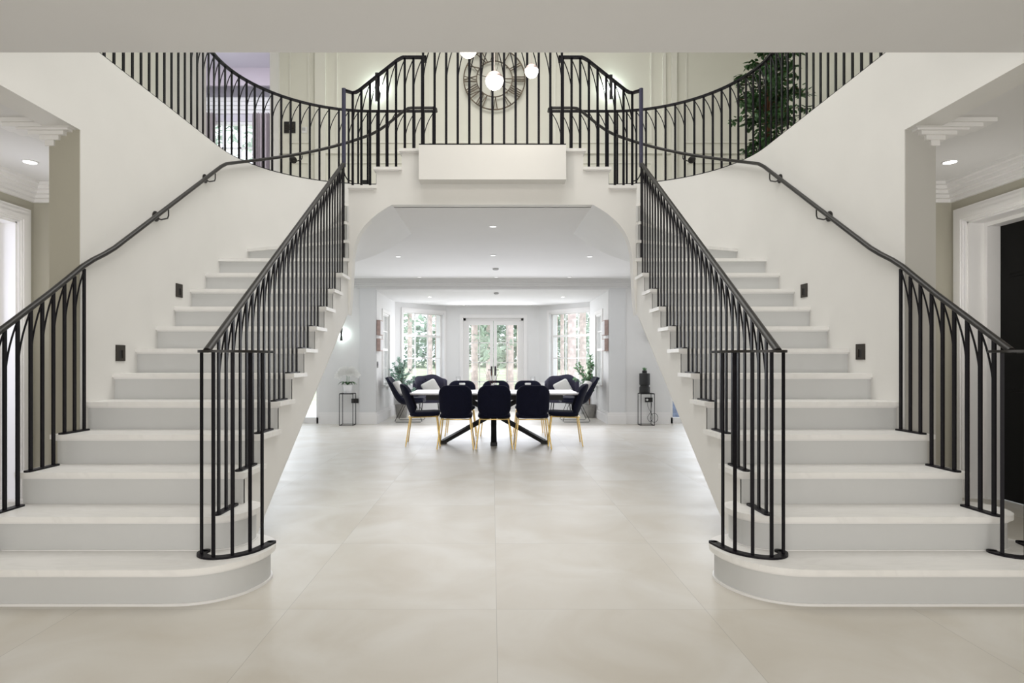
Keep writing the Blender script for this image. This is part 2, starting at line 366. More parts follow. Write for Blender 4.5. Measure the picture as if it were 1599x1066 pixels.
# side lobbies
for s, nm in ((-1, 'left'), (1, 'right')):
    m = MB()
    m.box(s * 3.01, s * 4.5, 5.7, 5.85, 0, CZ)
    dy0, dy1, dz = (4.45, 5.50, 2.50) if s < 0 else (4.3, 5.51, 2.50)
    m.box(s * 4.3, s * (4.45 if s < 0 else 4.62), dy1, 5.75, 0, CZ); m.box(s * 4.3, s * (4.45 if s < 0 else 4.62), dy0, dy1, dz, CZ)
    m.box(s * 4.3, s * 4.45, -2.6, dy0, 0, CZ)
    struct('wall_lobby_' + nm, m, 'olive', 'stone coloured wall of the %s side lobby' % nm, 'wall')
    # pier face towards the camera
    m = MB(); m.box(s * (D_OUT + .005), s * 3.02, JY - .006, JY + .01, 0, LINT); m.box(s * 3.0, s * 3.02, JY, 5.7, 0, CZ)
    struct('wall_pier_' + nm, m, M['olive'] if s < 0 else mat('greige pier paint', (.52, .51, .48), .8, noise=(3, .01)), 'end face of the %s stairwell wall' % nm, 'wall')
    # stepped cornice over the pier corner and round the lobby
    m = MB()
    for wl, wr, z0, z1 in ((.030, .030, 2.702, 2.742), (.062, .068, 2.740, 2.772), (.13, .11, 2.770, 2.798), (.20, .15, 2.796, 2.813), (.28, .17, 2.811, 2.840), (.36, .18, 2.838, CZ)):
        m.box(s * (3.01 + wl), s * (3.01 - wr), JY - .012 - wl * .22, JY + .10, z0, z1)
    struct('trim_pier_' + nm, m, 'trim', 'stepped white cornice end on top of the %s pier' % nm, 'trim')
    m = MB()
    for k in range(5):
        wd = .03 + .045 * k; z0 = 2.72 + .03 * k
        m.box(s * 4.3, s * (4.3 - wd), EDGE - 3, 5.7, z0, CZ); m.box(s * 3.02, s * (4.3 - wd), 5.7 - wd, 5.7, z0, CZ - .001)
    struct('trim_cornice_' + nm, m, 'trim', 'stepped cornice of the %s lobby' % nm, 'trim')
    # door casing
    m = MB(); cw = .14
    for i, (a, b, t) in enumerate(((0, cw, .022), (.015, cw - .03, .034), (.03, .07, .045))):
        m.box(s * 4.3, s * (4.3 - t), dy1 + a, dy1 + b, 0, dz + a); m.box(s * 4.3, s * (4.3 - t), dy0 - b, dy0 - a, 0, dz + a); m.box(s * 4.3, s * (4.3 - t), dy0 - b, dy1 + b, dz + a, dz + b)
    dd = 4.46 if s < 0 else 4.56
    m.box(s * 4.3, s * dd, dy1 - .015, dy1 + .02, 0, dz); m.box(s * 4.3, s * dd, dy0 - .02, dy0 + .015, 0, dz); m.box(s * 4.3, s * dd, dy0, dy1, dz - .015, dz + .02)
    m.box(s * 4.44, s * (dd - .001), dy1 - .05, dy1 - .016, 0, dz - .05); m.box(s * 4.44, s * (dd - .001), dy0, dy1 - .016, dz - .05, dz - .016)
    struct('trim_door_' + nm, m, 'trim', 'white moulded door casing in the %s lobby' % nm, 'trim')
# black panelled door on the right
m = MB(); m.box(4.56, 4.60, 4.3, 5.51, 0.01, 2.5)
for y0, y1, z0, z1 in ((4.42, 4.85, .25, 1.0), (4.96, 5.39, .25, 1.0), (4.42, 4.85, 1.15, 1.85), (4.96, 5.39, 1.15, 1.85), (4.42, 4.85, 1.98, 2.4), (4.96, 5.39, 1.98, 2.4)):
    for k in range(2): m.box(4.56, 4.552 - .008 * k, y0 + .0 + .03 * k, y1 - .03 * k, z0 + .03 * k, z1 - .03 * k)
d = struct('door_1', m, 'doorblack', 'black panelled door in the right lobby', 'door')
m = MB(); m.sphere((4.53, 4.42, 1.05), .028); m.sweep([(4.56, 4.42, 1.05), (4.53, 4.42, 1.05)], .02); m.build('door_knob', 'bronze', d, True)
# bright room beyond the left doorway
m = MB(); m.box(-7.2, -7.1, 3, 6.2, 0, CZ); m.box(-7.2, -4.46, 6.1, 6.2, 0, CZ); m.box(-7.2, -4.46, 2.9, 3.0, 0, CZ); m.box(-7.2, -4.46, 3, 6.2, CZ, CZ + .1)
struct('wall_side_room', m, mat('lilac white paint', (.74, .74, .80), .8, noise=(2, .01)), 'pale room beyond the left doorway', 'wall')

# near walls and wall behind the camera
m = MB(); m.box(-4.6, 4.6, -2.75, -2.6, 0, VC); struct('wall_front', m, 'wall', 'front wall behind the viewer', 'wall')
# upper gallery walls
m = MB()
m.box(-3.31, 4.6, 9.15, 9.4, FL1 - .1, VC); m.box(-4.6, -3.31, 9.15, 9.4, 6.75, VC)
struct('wall_gallery_back', m, 'gallery', 'cream back wall of the first floor gallery', 'wall')
m = MB(); m.box(-4.6, -4.42, -2.6, 9.4, FL1 - .1, VC); struct('wall_gallery_left', m, 'gallery', 'left gallery side wall', 'wall')
m = MB(); m.box(4.42, 4.6, -2.6, 9.4, FL1 - .1, VC); struct('wall_gallery_right', m, 'gallery', 'right gallery side wall', 'wall')
def frame(m, x0, x1, z0, z1, y, t=.03, w_=.035):
    m.box(x0, x1, y - t, y, z0, z0 + w_); m.box(x0, x1, y - t, y, z1 - w_, z1); m.box(x0, x0 + w_, y - t, y, z0 + w_, z1 - w_); m.box(x1 - w_, x1, y - t, y, z0 + w_, z1 - w_)
m = MB(); YG = 9.15
m.box(-2.66, -2.50, YG - .05, YG, FL1, VC); m.box(2.55, 2.60, YG - .04, YG, FL1, VC); m.box(2.68, 2.76, YG - .06, YG, FL1, VC)
m.box(-3.33, 4.42, YG - .03, YG, 4.36, 4.41); m.box(-3.33, 4.42, YG - .02, YG, FL1, FL1 + .18)
for a, b in ((-3.05, -2.75), (-2.35, -1.15), (-.95, .95), (1.15, 2.4), (2.9, 4.2)):
    frame(m, a, b, FL1 + .28, 4.24, YG, .015, .025); frame(m, a, b, 4.52, 6.6, YG, .015, .025)
struct('trim_2', m, mat('gallery panel moulding paint', (.80, .79, .72), .5, noise=(3, .01)), 'dado rail and panel mouldings on the gallery back wall', 'trim')
m = MB(); m.box(-3.33, -3.20, YG - .05, YG + .26, FL1, 6.86); m.box(-4.42, -3.2, YG - .05, YG + .02, 6.75, 6.88)
struct('trim_3', m, 'trim', 'white casing beside the bedroom doorway on the gallery', 'trim')
# bedroom beyond the gallery
lil = mat('lilac grey paint', (.66, .63, .68), .8, noise=(2, .01))
m = MB(); m.box(-6.4, -2.4, 12.0, 12.15, FL1, 4.0); m.box(-6.4, -2.4, 12.0, 12.15, 5.98, 7.0); m.box(-6.4, -5.72, 12.0, 12.15, 4, 6); m.box(-4.60, -2.4, 12.0, 12.15, 4, 6)
m.box(-6.4, -6.3, 9.4, 12, FL1, 7); m.box(-2.5, -2.4, 9.4, 12, FL1, 7)
struct('wall_bedroom', m, lil, 'lilac grey walls of the room beyond the gallery', 'wall')
m = MB(); m.box(-6.4, -2.4, 9.4, 12.1, FL1 - .1, FL1); struct('floor_bedroom', m, 'trim', 'floor of the room beyond the gallery', 'floor')
m = MB(); m.box(-6.4, -2.4, 9.4, 12.1, 6.82, 6.92); struct('ceiling_bedroom', m, lil, 'ceiling of the room beyond the gallery', 'ceiling')
m = MB()
for k in range(4): m.box(-6.3, -2.5, 12.0 - .03 * (k + 1), 12.0, 6.12 + .07 * k, 6.19 + .07 * k)
struct('trim_6', m, 'trim', 'stepped cornice over the bedroom window', 'trim'); m = MB()
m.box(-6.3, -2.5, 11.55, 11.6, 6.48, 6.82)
struct('trim_4', m, mat('mauve shadow toned paint', (.48, .43, .47), .7, noise=(3, .02)), 'shaded pelmet below the bedroom ceiling', 'trim')  # shadow of the step under the ceiling put into this darker mauve
m = MB()
for x in (-5.72, -4.65): m.box(x, x + .06, 12.02, 12.1, 4, 5.98)
for x in (-5.35, -5.0): m.box(x, x + .03, 12.04, 12.08, 4, 5.98)
for z in (4, 5.92, 4.95): m.box(-5.72, -4.6, 12.02, 12.1, z, z + .06)
for z in (4.5, 5.45): m.box(-5.72, -4.6, 12.04, 12.08, z, z + .03)
wo = struct('window_1', m, 'trim', 'sash window of the room beyond the gallery', 'window')
MB().box(-5.7, -4.62, 12.055, 12.06, 4, 5.98).build('pane', 'glass', wo)
def curtain(x0, x1, y, z0, z1, label):
    n = 60; a = [(x0 + (x1 - x0) * k / n, y + .045 * math.sin(k * .85) + .015 * math.sin(k * 2.1)) for k in range(n + 1)]
    m = MB(); rows = [[(p[0], p[1], z0) for p in a], [(p[0], p[1], z1) for p in a], [(p[0], p[1] + .012, z1) for p in a], [(p[0], p[1] + .012, z0) for p in a]]
    m.quads(rows + [rows[0]]); o = m.build('curtain', 'curtain', None, True); tag(o, label, 'curtain', None)
curtain(-4.68, -4.30, 11.86, FL1 + .01, 6.08, 'mauve curtain right of the bedroom window, seen through the gallery railings')
curtain(-5.62, -5.42, 11.86, FL1 + .01, 6.08, 'narrow mauve curtain left of the bedroom window, seen through the gallery railings')

# ------------------------------------------------------------------ rear hall
m = MB()
for s, e in ((-1, 3.456), (1, 3.54)):
    m.box(s * 2.312, s * e, 12.10, 12.5, 0, CZ)
m.box(-2.4, 2.4, 12.10, 12.5, 2.66, CZ)
m.box(-6, -4.9, 12.10, 12.5, 0, CZ); m.box(4.9, 6, 12.10, 12.5, 0, CZ); m.box(-6, -3.4, 12.1, 12.5, 2.5, CZ); m.box(3.4, 6, 12.1, 12.5, 2.5, CZ)
struct('wall_back', m, 'hall', 'pale grey rear wall of the hall with the dining room opening', 'wall')
m = MB()
for s in (-1, 1): m.box(s * 2.312, s * 2.64, 12.07, 12.12, 0, CZ)
struct('wall_back_pier', m, mat('cool grey pier paint', (.70, .71, .715), .75, noise=(3, .01)), 'piers on either side of the dining room opening', 'wall')
m = MB()
for s in (-1, 1):
    m.box(s * 5.0, s * 5.15, 5.85, 12.5, 0, CZ); m.box(s * 3.0, s * 5.15, 5.80, 5.9, 0, CZ)
    m.box(s * D_OUT, s * (D_OUT + .2), PV[1], 6.7, 0, 2.3)
struct('wall_hall_sides', m, 'hall', 'side walls of the rear hall', 'wall')
def ground_base(m, x0, x1, y, s=1):
    m.box(x0, x1, y - .028, y, 0, .17); m.box(x0, x1, y - .018, y, .17, .215); m.box(x0, x1, y - .01, y, .215, .235)
m = MB()
for s, e in ((-1, 3.456), (1, 3.54)):
    ground_base(m, s * 2.284, s * 2.655, 12.07); ground_base(m, s * 2.6, s * e, 12.10)
    for a, t in ((.17, .028), (.215, .018), (.235, .01)): m.box(s * 2.312, s * (2.312 - t), 12.06, 14.44, 0, a)
struct('baseboard_back', m, 'trim', 'tall white skirting along the rear hall and dining room', 'baseboard')
m = MB()
for k in range(5):
    t = .02 + .035 * k; z0 = 2.70 + .032 * k
    m.box(-2.66 - t, 2.66 + t, 12.07 - t, 12.12, z0, CZ)
    m.box(-5, 5, 12.10 - t, 12.12, z0, CZ)
m.box(-2.311, 2.311, 12.05, 12.14, 2.663, 2.705)
struct('trim_5', m, 'hall', 'stepped cornice over the dining room opening', 'trim')
# glazed garden doors at both ends of the rear wall
for s, nm, lab in ((-1, 'window_2', 'left'), (1, 'window_3', 'right')):
    m = MB(); a, b = (3.456, 4.9) if s < 0 else (3.54, 4.9)
    for x in (a, (a + b) / 2 - .04, b - .08): m.box(s * x, s * (x + .08), 12.22, 12.30, 0, 2.5)
    for z in (0, 1.0, 2.42): m.box(s * a, s * b, 12.22, 12.30, z, z + (.12 if z == 0 else .05))
    o = struct(nm, m, 'trim', 'glazed garden door at the %s end of the rear hall' % lab, 'window')
    MB().box(s * a, s * b, 12.255, 12.262, .12, 2.42).build('pane', 'glass', o)

# ------------------------------------------------------------------ dining room bay
WS = 2.312; WC = (2.312, 14.44); WB = (1.2, 15.62)
def wall_seg(m, p, q, t, openings, z1=2.66):
    """wall from p to q (plan), thickness t outwards (left of direction), with openings (u0,u1,z0,z1) in metres along it"""
    p = Vector(p); q = Vector(q); L = (q - p).length; d = (q - p) / L; n = Vector((-d.y, d.x)) * t
    def bx(u0, u1, z0, za):
        if u1 - u0 < 1e-4 or za - z0 < 1e-4: return
        a = p + d * u0; b = p + d * u1
        m.prism([tuple(a), tuple(b), tuple(b + n), tuple(a + n)], z0, za)
    u = 0
    for (u0, u1, z0, za) in openings: bx(u, u0, 0, z1); bx(u0, u1, 0, z0); bx(u0, u1, za, z1); u = u1
    bx(u, L, 0, z1); return d, n, p, L
def at_wall(p, d, n, u, off): return p + d * u + n.normalized() * off
def uray(x, p, q):
    """distance along p->q where the sight line through image column x meets the wall"""
    k = (x - CX) / F; p = Vector(p); q = Vector(q); L = (q - p).length; d = (q - p) / L
    return (k * p.y - p.x) / (d.x - k * d.y)
def sash(name, label, p, d, n, u0, u1, z0, z1, rail, vb, hb_low, off=.09):
    m = MB()
    def bar(ua, ub, za, zb, t=.045, o=0):
        a = at_wall(p, d, n, ua, off + o); b = at_wall(p, d, n, ub, off + o); nn = n.normalized() * t
        m.prism([tuple(a), tuple(b), tuple(b + nn), tuple(a + nn)], za, zb)
    fw = .045
    bar(u0, u0 + fw, z0, z1); bar(u1 - fw, u1, z0, z1); bar(u0 + fw, u1 - fw, z0, z0 + .06); bar(u0 + fw, u1 - fw, z1 - .05, z1)
    bar(u0 + fw, u1 - fw, rail - .025, rail + .025, .06)
    for v in vb:
        uu = u0 + fw + (u1 - u0 - 2 * fw) * v; bar(uu - .011, uu + .011, z0 + .06, rail - .025, .03, .01); bar(uu - .011, uu + .011, rail + .025, z1 - .05, .03, .01)
    for z in hb_low: bar(u0 + fw, u1 - fw, z - .011, z + .011, .026, .012)
    # sill and architrave on the room side
    a = at_wall(p, d, n, u0 - .05, -.05); b = at_wall(p, d, n, u1 + .05, -.05); nn = n.normalized() * .2
    m.prism([tuple(a), tuple(b), tuple(b + nn), tuple(a + nn)], z0 - .04, z0)
    def arc(ua, ub, za, zb, t):
        a = at_wall(p, d, n, ua, -t); b = at_wall(p, d, n, ub, -t); nn = n.normalized() * t
        m.prism([tuple(a), tuple(b), tuple(b + nn), tuple(a + nn)], za, zb)
    arc(u0 - .07, u0, z0, z1 + .07, .018); arc(u1, u1 + .07, z0, z1 + .07, .018); arc(u0, u1, z1, z1 + .07, .018)
    # roller blind rail at the head
    arc(u0 + .02, u1 - .02, z1 - .035, z1, -.03)
    o = struct(name, m, 'trim', label, 'window')
    g = MB(); a = at_wall(p, d, n, u0 + fw, off + .022); b = at_wall(p, d, n, u1 - fw, off + .022); nn = n.normalized() * .005
    g.prism([tuple(a), tuple(b), tuple(b + nn), tuple(a + nn)], z0 + .05, z1 - .04); g.build('pane', 'glass', o)
m = MB(); wi = 4
segs = []
for s in (-1, 1):
    # side wall (direction chosen so that outward normal points outside)
    P0, P1, P2 = (s * 2.312, 12.5), (s * WC[0], WC[1]), (s * WB[0], WB[1])
    if s < 0:
        a0 = (P0, P1); a1 = (P1, P2)
    else:
        a0 = (P1, P0); a1 = (P2, P1)
    # side window
    y0, y1 = 12.80, 13.62
    u = (y0 - 12.5, y1 - 12.5) if s < 0 else (14.44 - y1, 14.44 - y0)
    r0 = wall_seg(m, a0[0], a0[1], .3, [(u[0], u[1], .75, 2.28)]); segs.append((r0, u, 'side', s))
    xa, xb = (630, 693) if s < 0 else (858, 921)
    ua, ub = uray(xa, *a1), uray(xb, *a1)
    r1 = wall_seg(m, a1[0], a1[1], .3, [(ua, ub, .76, 2.47)]); segs.append((r1, (ua, ub), 'angled', s))
wall_seg(m, (-1.2, 15.62), (1.2, 15.62), .3, [(.45, 2.0, 0, 2.36)])
struct('wall_bay', m, 'hall', 'pale walls of the dining room bay', 'wall')
for (r, u, knd, s) in segs:
    d_, n_, p_, L_ = r
    lab = '%s window of the dining bay, %s' % ('left' if s < 0 else 'right', 'on the side wall' if knd == 'side' else 'in the angled wall')
    if knd == 'side': sash('window_%d' % wi, lab, p_, d_, n_, u[0], u[1], .75, 2.28, 1.5, (.5,), (1.1, 1.9), .02)
    else: sash('window_%d' % wi, lab, p_, d_, n_, u[0], u[1], .76, 2.47, 1.88, (.333, .667), (1.33,))
    wi += 1
# french doors
dz1 = 2.36; m = MB(); Yd = 15.70
X0, X1 = -.75, .80
m.box(X0, X0 + .06, Yd, Yd + .09, 0, dz1); m.box(X1 - .06, X1, Yd, Yd + .09, 0, dz1); m.box(X0, X1, Yd, Yd + .09, dz1 - .06, dz1)
for a, b, t in ((0, .09, .02), (.015, .06, .032)):
    m.box(X0 - b, X0 - a, 15.62 - t, 15.63, 0, dz1 + a); m.box(X1 + a, X1 + b, 15.62 - t, 15.63, 0, dz1 + a); m.box(X0 - b, X1 + b, 15.62 - t, 15.63, dz1 + a, dz1 + b)
dr = struct('door_2', m, 'trim', 'white french doors in the middle of the dining bay', 'door')
for x0, x1, hs in ((X0 + .06, .02, 1), (.03, X1 - .06, -1)):
    m = MB(); y0, y1 = Yd + .02, Yd + .07
    sw = .085
    m.box(x0, x0 + sw, y0, y1, .02, dz1 - .06); m.box(x1 - sw, x1, y0, y1, .02, dz1 - .06)
    m.box(x0 + sw, x1 - sw, y0, y1, .02, .25); m.box(x0 + sw, x1 - sw, y0, y1, dz1 - .17, dz1 - .06)
    xm = (x0 + x1) / 2; m.box(xm - .011, xm + .011, y0 + .01, y1 - .01, .25, dz1 - .17)
    for z in (.72, 1.22, 1.73): m.box(x0 + sw, x1 - sw, y0 + .01, y1 - .01, z - .011, z + .011)
    lf = m.build('door_leaf', 'trim', dr)
    MB().box(x0 + sw, x1 - sw, Yd + .043, Yd + .048, .25, dz1 - .17).build('pane', 'glass', lf)
    hx = x1 - .042 if hs > 0 else x0 + .042
    h = MB(); h.box(hx - .018, hx + .018, Yd + .008, Yd + .02, .88, 1.12); h.sweep([(hx, Yd + .01, 1.03), (hx, Yd - .04, 1.03), (hx - hs * .09, Yd - .045, 1.03)], .02, seg=8); h.build('door_handle', 'black', lf, True)

# outdoors
m = MB(); m.prism([(15.95, -.35), (15.95, -.12), (18.2, -.12), (48, 1.25), (90, 1.3), (90, -.35)], -60, 60, lambda u, v, w_: (w_, u, v)); m.box(-60, -2.7, 12.55, 15.95, -.35, -.12); m.box(2.7, 60, 12.55, 15.95, -.35, -.12)
g = m.build('lawn', 'grass'); tag(g, 'pale green lawn outside the bay windows', 'lawn', None, 'structure')
m = MB(); m.box(-14, 14, 15.96, 18.2, -.12, -.06); g = m.build('patio', 'tile'); tag(g, 'pale paved terrace outside the french doors', 'patio', None, 'structure')
m = MB(); m.box(-1.56, -1.40, 16.6, 17.1, -.12, 3.4); g = m.build('brick_pier', 'brick'); tag(g, 'pink brick pier outside the left bay window', 'pier')
m = MB(); m.box(1.62, 1.78, 16.6, 17.1, -.12, 3.4); g = m.build('brick_pier', 'brick'); tag(g, 'pink brick pier outside the right bay window', 'pier')
def leaves(m, c, rad, n, size, flat=1.0, rn=rnd, shell=.35, aspect=.55):
    for _ in range(n):
        while True:
            v = Vector((rn.uniform(-1, 1), rn.uniform(-1, 1), rn.uniform(-1, 1)))
            if v.length < 1 and v.length > shell: break
        p = Vector(c) + Vector((v.x * rad[0], v.y * rad[1], v.z * rad[2]))
        leaf(m, p, Vector((rn.uniform(-1, 1), rn.uniform(-1, 1), rn.uniform(-.8, .6))).normalized(), size * rn.uniform(.7, 1.25), aspect, rn)
def leaf(m, p, d, s, aspect, rn=rnd):
    sd = d.cross(Vector((rn.uniform(-.4, .4), rn.uniform(-.4, .4), 1))).normalized() * s * aspect * .5
    up = sd.cross(d).normalized() * s * .08
    pts = [p, p + d * s * .3 + sd * .85, p + d * s * .65 + sd * .8, p + d * s, p + d * s * .65 - sd * .8, p + d * s * .3 - sd * .85]
    mid1 = p + d * s * .3 - up; mid2 = p + d * s * .65 - up
    vs = [m.bm.verts.new(q) for q in pts]; a = m.bm.verts.new(mid1); b = m.bm.verts.new(mid2)
    for fc in ((vs[0], vs[1], a), (vs[1], vs[2], b, a), (vs[2], vs[3], b), (vs[3], vs[4], b), (vs[4], vs[5], a, b), (vs[5], vs[0], a)): m.bm.faces.new(fc)
def pine(x, Y, r, h, fol, label):
    r *= .62
    X = (x - CX) * Y / F
    t = thing('pine_tree', (X, Y, -.12), label, 'tree', 'trees beyond the dining bay')
    m = MB(); m.lathe([(r * 1.25, 0), (r, .6), (r * .93, h * .4), (r * .75, h), (.01, h + .1)], (X, Y, -.12), 14); m.build('trunk', 'pine', t, True)
    m = MB()
    for (dx, z, rr, n) in fol: leaves(m, (X + dx, Y, z), (rr, rr * .8, rr), n, .34, rn=rnd)
    m.build('foliage', 'hedge', t, norm=False)
T = [(640, 34, .22, 11, [(.3, 5.2, 2.0, 260), (-1.2, 3.4, 1.6, 200)], 'slim pine far out through the left bay window'),
     (671, 27, .2, 11, [(.5, 6.5, 2.0, 160)], 'pinkish pine trunk at the right of the left bay window'),
     (741, 24, .22, 11, [(-.6, 5.5, 1.3, 160)], 'pine trunk seen through the left leaf of the french doors'),
     (763, 29, .2, 11, [(-.5, 3.0, 1.1, 200)], 'pine trunk beside the handles of the french doors'),
     (796, 23, .24, 11, [(-.6, 3.4, .8, 160), (-.6, 1.8, .7, 120)], 'thick pale pine trunk through the right leaf of the french doors'),
     (812, 26, .22, 11, [(.8, 5.5, 1.4, 120)], 'pinkish pine trunk at the right edge of the french doors'),
     (878, 26, .14, 11, [(-.5, 4.2, 1.1, 160)], 'slim pine at the left of the right bay window'),
     (893, 22, .27, 11, [(1.2, 6.2, 1.4, 120)], 'thick pale pine trunk in the middle of the right bay window'),
     (910, 28, .26, 11, [(.9, 4.6, 1.6, 220)], 'pine trunk at the right of the right bay window')]
for a in T: pine(*a)
for i, (x, Y, rr, z, lab) in enumerate(((650, 40, 3.2, 2.2, 'dense green shrub beyond the left bay window'), (754, 42, 2.6, 2.4, 'dark green shrub beyond the left door leaf'), (788, 40, 2.0, 2.6, 'tall green shrub beyond the right door leaf'), (872, 38, 2.2, 2.6, 'green shrub beyond the right bay window'), (930, 44, 3.4, 2.4, 'broad green shrub at the far right of the garden'))):
    m = MB(); leaves(m, ((x - CX) * Y / F, Y, z), (rr, 1.2, z), 900, .5, rn=rnd, shell=0); o = m.build('garden_shrub', 'hedge', norm=False); tag(o, lab, 'shrub', 'shrubs at the end of the garden')

# ------------------------------------------------------------------ staircases
def mirror(poly, s): return [(s * a, b) for a, b in poly]
def bullnose(base, back):
    inner = spline([Vector(p) for p in base], 5); inner = [(p.x, p.y) for p in inner]
    return inner
E1 = [(1.495, 3.71), (1.37, 3.665), (1.28, 3.575), (1.238, 3.46), (1.25, 3.33), (1.31, 3.20), (1.41, 3.105), (1.53, 3.056), (1.66, 3.045)]
E2 = [(1.495, 3.74), (1.42, 3.70), (1.378, 3.63), (1.368, 3.55), (1.388, 3.46), (1.43, 3.395), (1.49, 3.355), (1.57, 3.337), (1.66, 3.335)]
def end_outline(E):
    inn = [(p.x, p.y) for p in spline([Vector(p) for p in E], 5)]
    out = [(4.34 - a, b) for a, b in inn][::-1]
    return inn + out
def tread_mesh(poly, z, s, m=None):
    m = m or MB(); m.prism(mirror(poly, s), z - .03, z); m.bevel(.011, 3, 60); return m
def staircase(s, side, label):
    t = thing('staircase', (s * 2.15, 4.6, 0), label, 'staircase', 'pair of staircases facing each other')
    for n, E in ((1, E1), (2, E2)):
        o = end_outline(E); z = n * RS
        tread_mesh(o, z, s).build('tread', 'marble', t, True)
        ri = offset_poly(o, .028); z0 = (n - 1) * RS
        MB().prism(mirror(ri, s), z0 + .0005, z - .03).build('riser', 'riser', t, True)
        cv = offset_poly(o, .016); MB().prism(mirror(cv, s), z - .042, z - .03).build('moulding', 'trim', t, True)
        bd = offset_poly(o, .018); MB().prism(mirror(bd, s), z0 + .0005, z0 + (.014 if n == 1 else .006)).build('moulding', 'trim', t, True)
    for n in range(3, 12):
        y = NY(n); z = n * RS; dout = 2.85 if n <= 4 else D_OUT
        yb = y + G + .03
        tread_mesh([(D_NOSE, y), (dout, y), (dout, yb), (D_NOSE, yb)], z, s).build('tread', 'marble', t, True)
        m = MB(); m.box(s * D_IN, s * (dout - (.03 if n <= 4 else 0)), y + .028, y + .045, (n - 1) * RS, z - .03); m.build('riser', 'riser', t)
        m = MB(); m.box(s * (D_IN - .012), s * (dout - (.015 if n <= 4 else 0)), y + .016, y + .03, z - .042, z - .03); m.build('moulding', 'trim', t)
    # winders: steps 12 to 15 fan round the pivot
    for k in range(4):
        n = 12 + k; z = n * RS; a0 = math.pi / 8 * k; a1 = a0 + math.pi / 8 + .03
        if k == 3: a1 = math.pi / 2 + .0
        nd = Vector((math.sin(a0), -math.cos(a0))) * .026
        pv = Vector(PV); c0 = pv + Vector((math.cos(a0), math.sin(a0))) * RW
        poly = [tuple(pv + nd + Vector((-.02, 0)) * (1 if k < 2 else 0)), tuple(c0 + nd)] + [arcpt(RW, a0 + (a1 - a0) * j / 6) for j in range(1, 7)]
        if k == 3: poly += [(PV[0], PV[1] + .02)]
        else: poly += [tuple(pv + Vector((-.01, .04)))]
        if k == 0: poly[0] = (D_NOSE, NY(12)); poly[1] = (D_OUT, NY(12))
        tread_mesh(poly, z, s).build('tread', 'marble', t, True)
        m = MB(); th = Vector((-math.sin(a0), math.cos(a0))) * .016; p = pv + nd * 0; q = c0
        if k == 0: p = Vector((D_IN, NY(12) + .028)); q = Vector((D_OUT, NY(12) + .028))
        m.prism(mirror([tuple(p), tuple(q), tuple(q + th), tuple(p + th)], s), (n - 1) * RS, z - .03); m.build('riser', 'riser', t)
    for n, d0, d1 in ((16, 1.497, 1.232), (17, 1.232, .969), (18, .969, .74)):
        z = n * RS
        tread_mesh([(d0, 6.29), (d1 - .03, 6.29), (d1 - .03, YB), (d0, YB)], z, s).build('tread', 'marble', t, True)
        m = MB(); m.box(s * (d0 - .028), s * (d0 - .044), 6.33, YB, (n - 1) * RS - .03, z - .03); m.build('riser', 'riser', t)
        m = MB(); m.box(s * (d0 - .012), s * d1, 6.304, 6.325, z - .042, z - .03); m.build('moulding', 'trim', t)
    # inner stringer wall (stepped top, sloping underside)
    prof_ = [(3.65, 0.0), (3.62, .0), (3.62, 2 * RS - .03)]
    for n in range(3, 13):
        prof_ += [(NY(n) + .03, (n - 1) * RS - .03), (NY(n) + .03, n * RS - .03)]
    prof_ += [(YA, 12 * RS - .03), (YA, 1.735), (6.2, 1.68), (6.05, 1.585)]
    sg = MB(); sg.prism(prof_, D_IN, D_IN + .08, lambda u, v, w_: (s * w_, u, v)); sg.build('stringer', 'wall', t)
    # outer open stringer below the lower four steps
    po = [(3.62, 0), (3.62, 2 * RS - .03)]
    for n in (3, 4): po += [(NY(n) + .03, (n - 1) * RS - .03), (NY(n) + .03, n * RS - .03)]
    po += [(JY, 4 * RS - .03), (JY, 0)]
    sg = MB(); sg.prism(po, D_OUT - .04, D_OUT + .008, lambda u, v, w_: (s * w_, u, v)); sg.build('stringer', 'wall', t)
    # sloping underside
    sf = MB(); sf.quads([[(s * D_IN, 3.66, .006), (s * 2.8, 3.66, .006)], [(s * D_IN, YA, 1.745), (s * 2.8, YA, 1.745)]])
    sf.quads([[(s * D_IN, 3.66, .02), (s * 2.8, 3.66, .02)], [(s * D_IN, YA, 1.76), (s * 2.8, YA, 1.76)]]); sf.build('underside', 'wall', t)
    return t
staircase(-1, 'left', 'left white marble staircase climbing along the left wall and turning to the landing')
staircase(1, 'right', 'right white marble staircase climbing along the right wall and turning to the landing')
# landing floor between the two flights
m = MB(); m.box(-.745, .745, 6.17, YB + .02, FL1 - .03, FL1 - .001); struct('floor_landing', m, 'marble', 'marble floor of the landing between the staircases', 'floor')

# ------------------------------------------------------------------ balustrades
BW, BT = .024, .010
def baluster(t, p, z0, z1, tan, name='baluster', BW=BW):
    tan = Vector((tan[0], tan[1], 0)).normalized(); sd = Vector((-tan.y, tan.x, 0)); m = MB()
    c = [p + tan * a * BW / 2 + sd * b * BT / 2 for a, b in ((-1, -1), (1, -1), (1, 1), (-1, 1))]
    m.prism([(q.x, q.y) for q in c], z0, z1); return m.build(name, 'metal', t)
def arch_rod(b, p, q, z0, z1):
    """thin rod leaving bar p at height z0 and bending over to the top of bar q at z1"""
    pts = []
    for k in range(11):
        u = k / 10; h = u ** 2.1
        pts.append((p.x + (q.x - p.x) * h, p.y + (q.y - p.y) * h, z0 + (z1 - z0) * u))
    m = MB(); m.sweep(pts, .011, .011, seg=6); m.build('arched_rod', 'metal', b, True)
def plate(t, path, w_=.044, h=.010):
    m = MB(); m.sweep(path, w_, h, rect=True)
    for p in (path[0], path[-1]): m.lathe([(w_ / 2, -h / 2), (w_ / 2, h / 2)], p, 12)
    return m.build('base_plate', 'metal', t)
def rz(Y): return 1.30 + .6617 * (Y - 3.27)
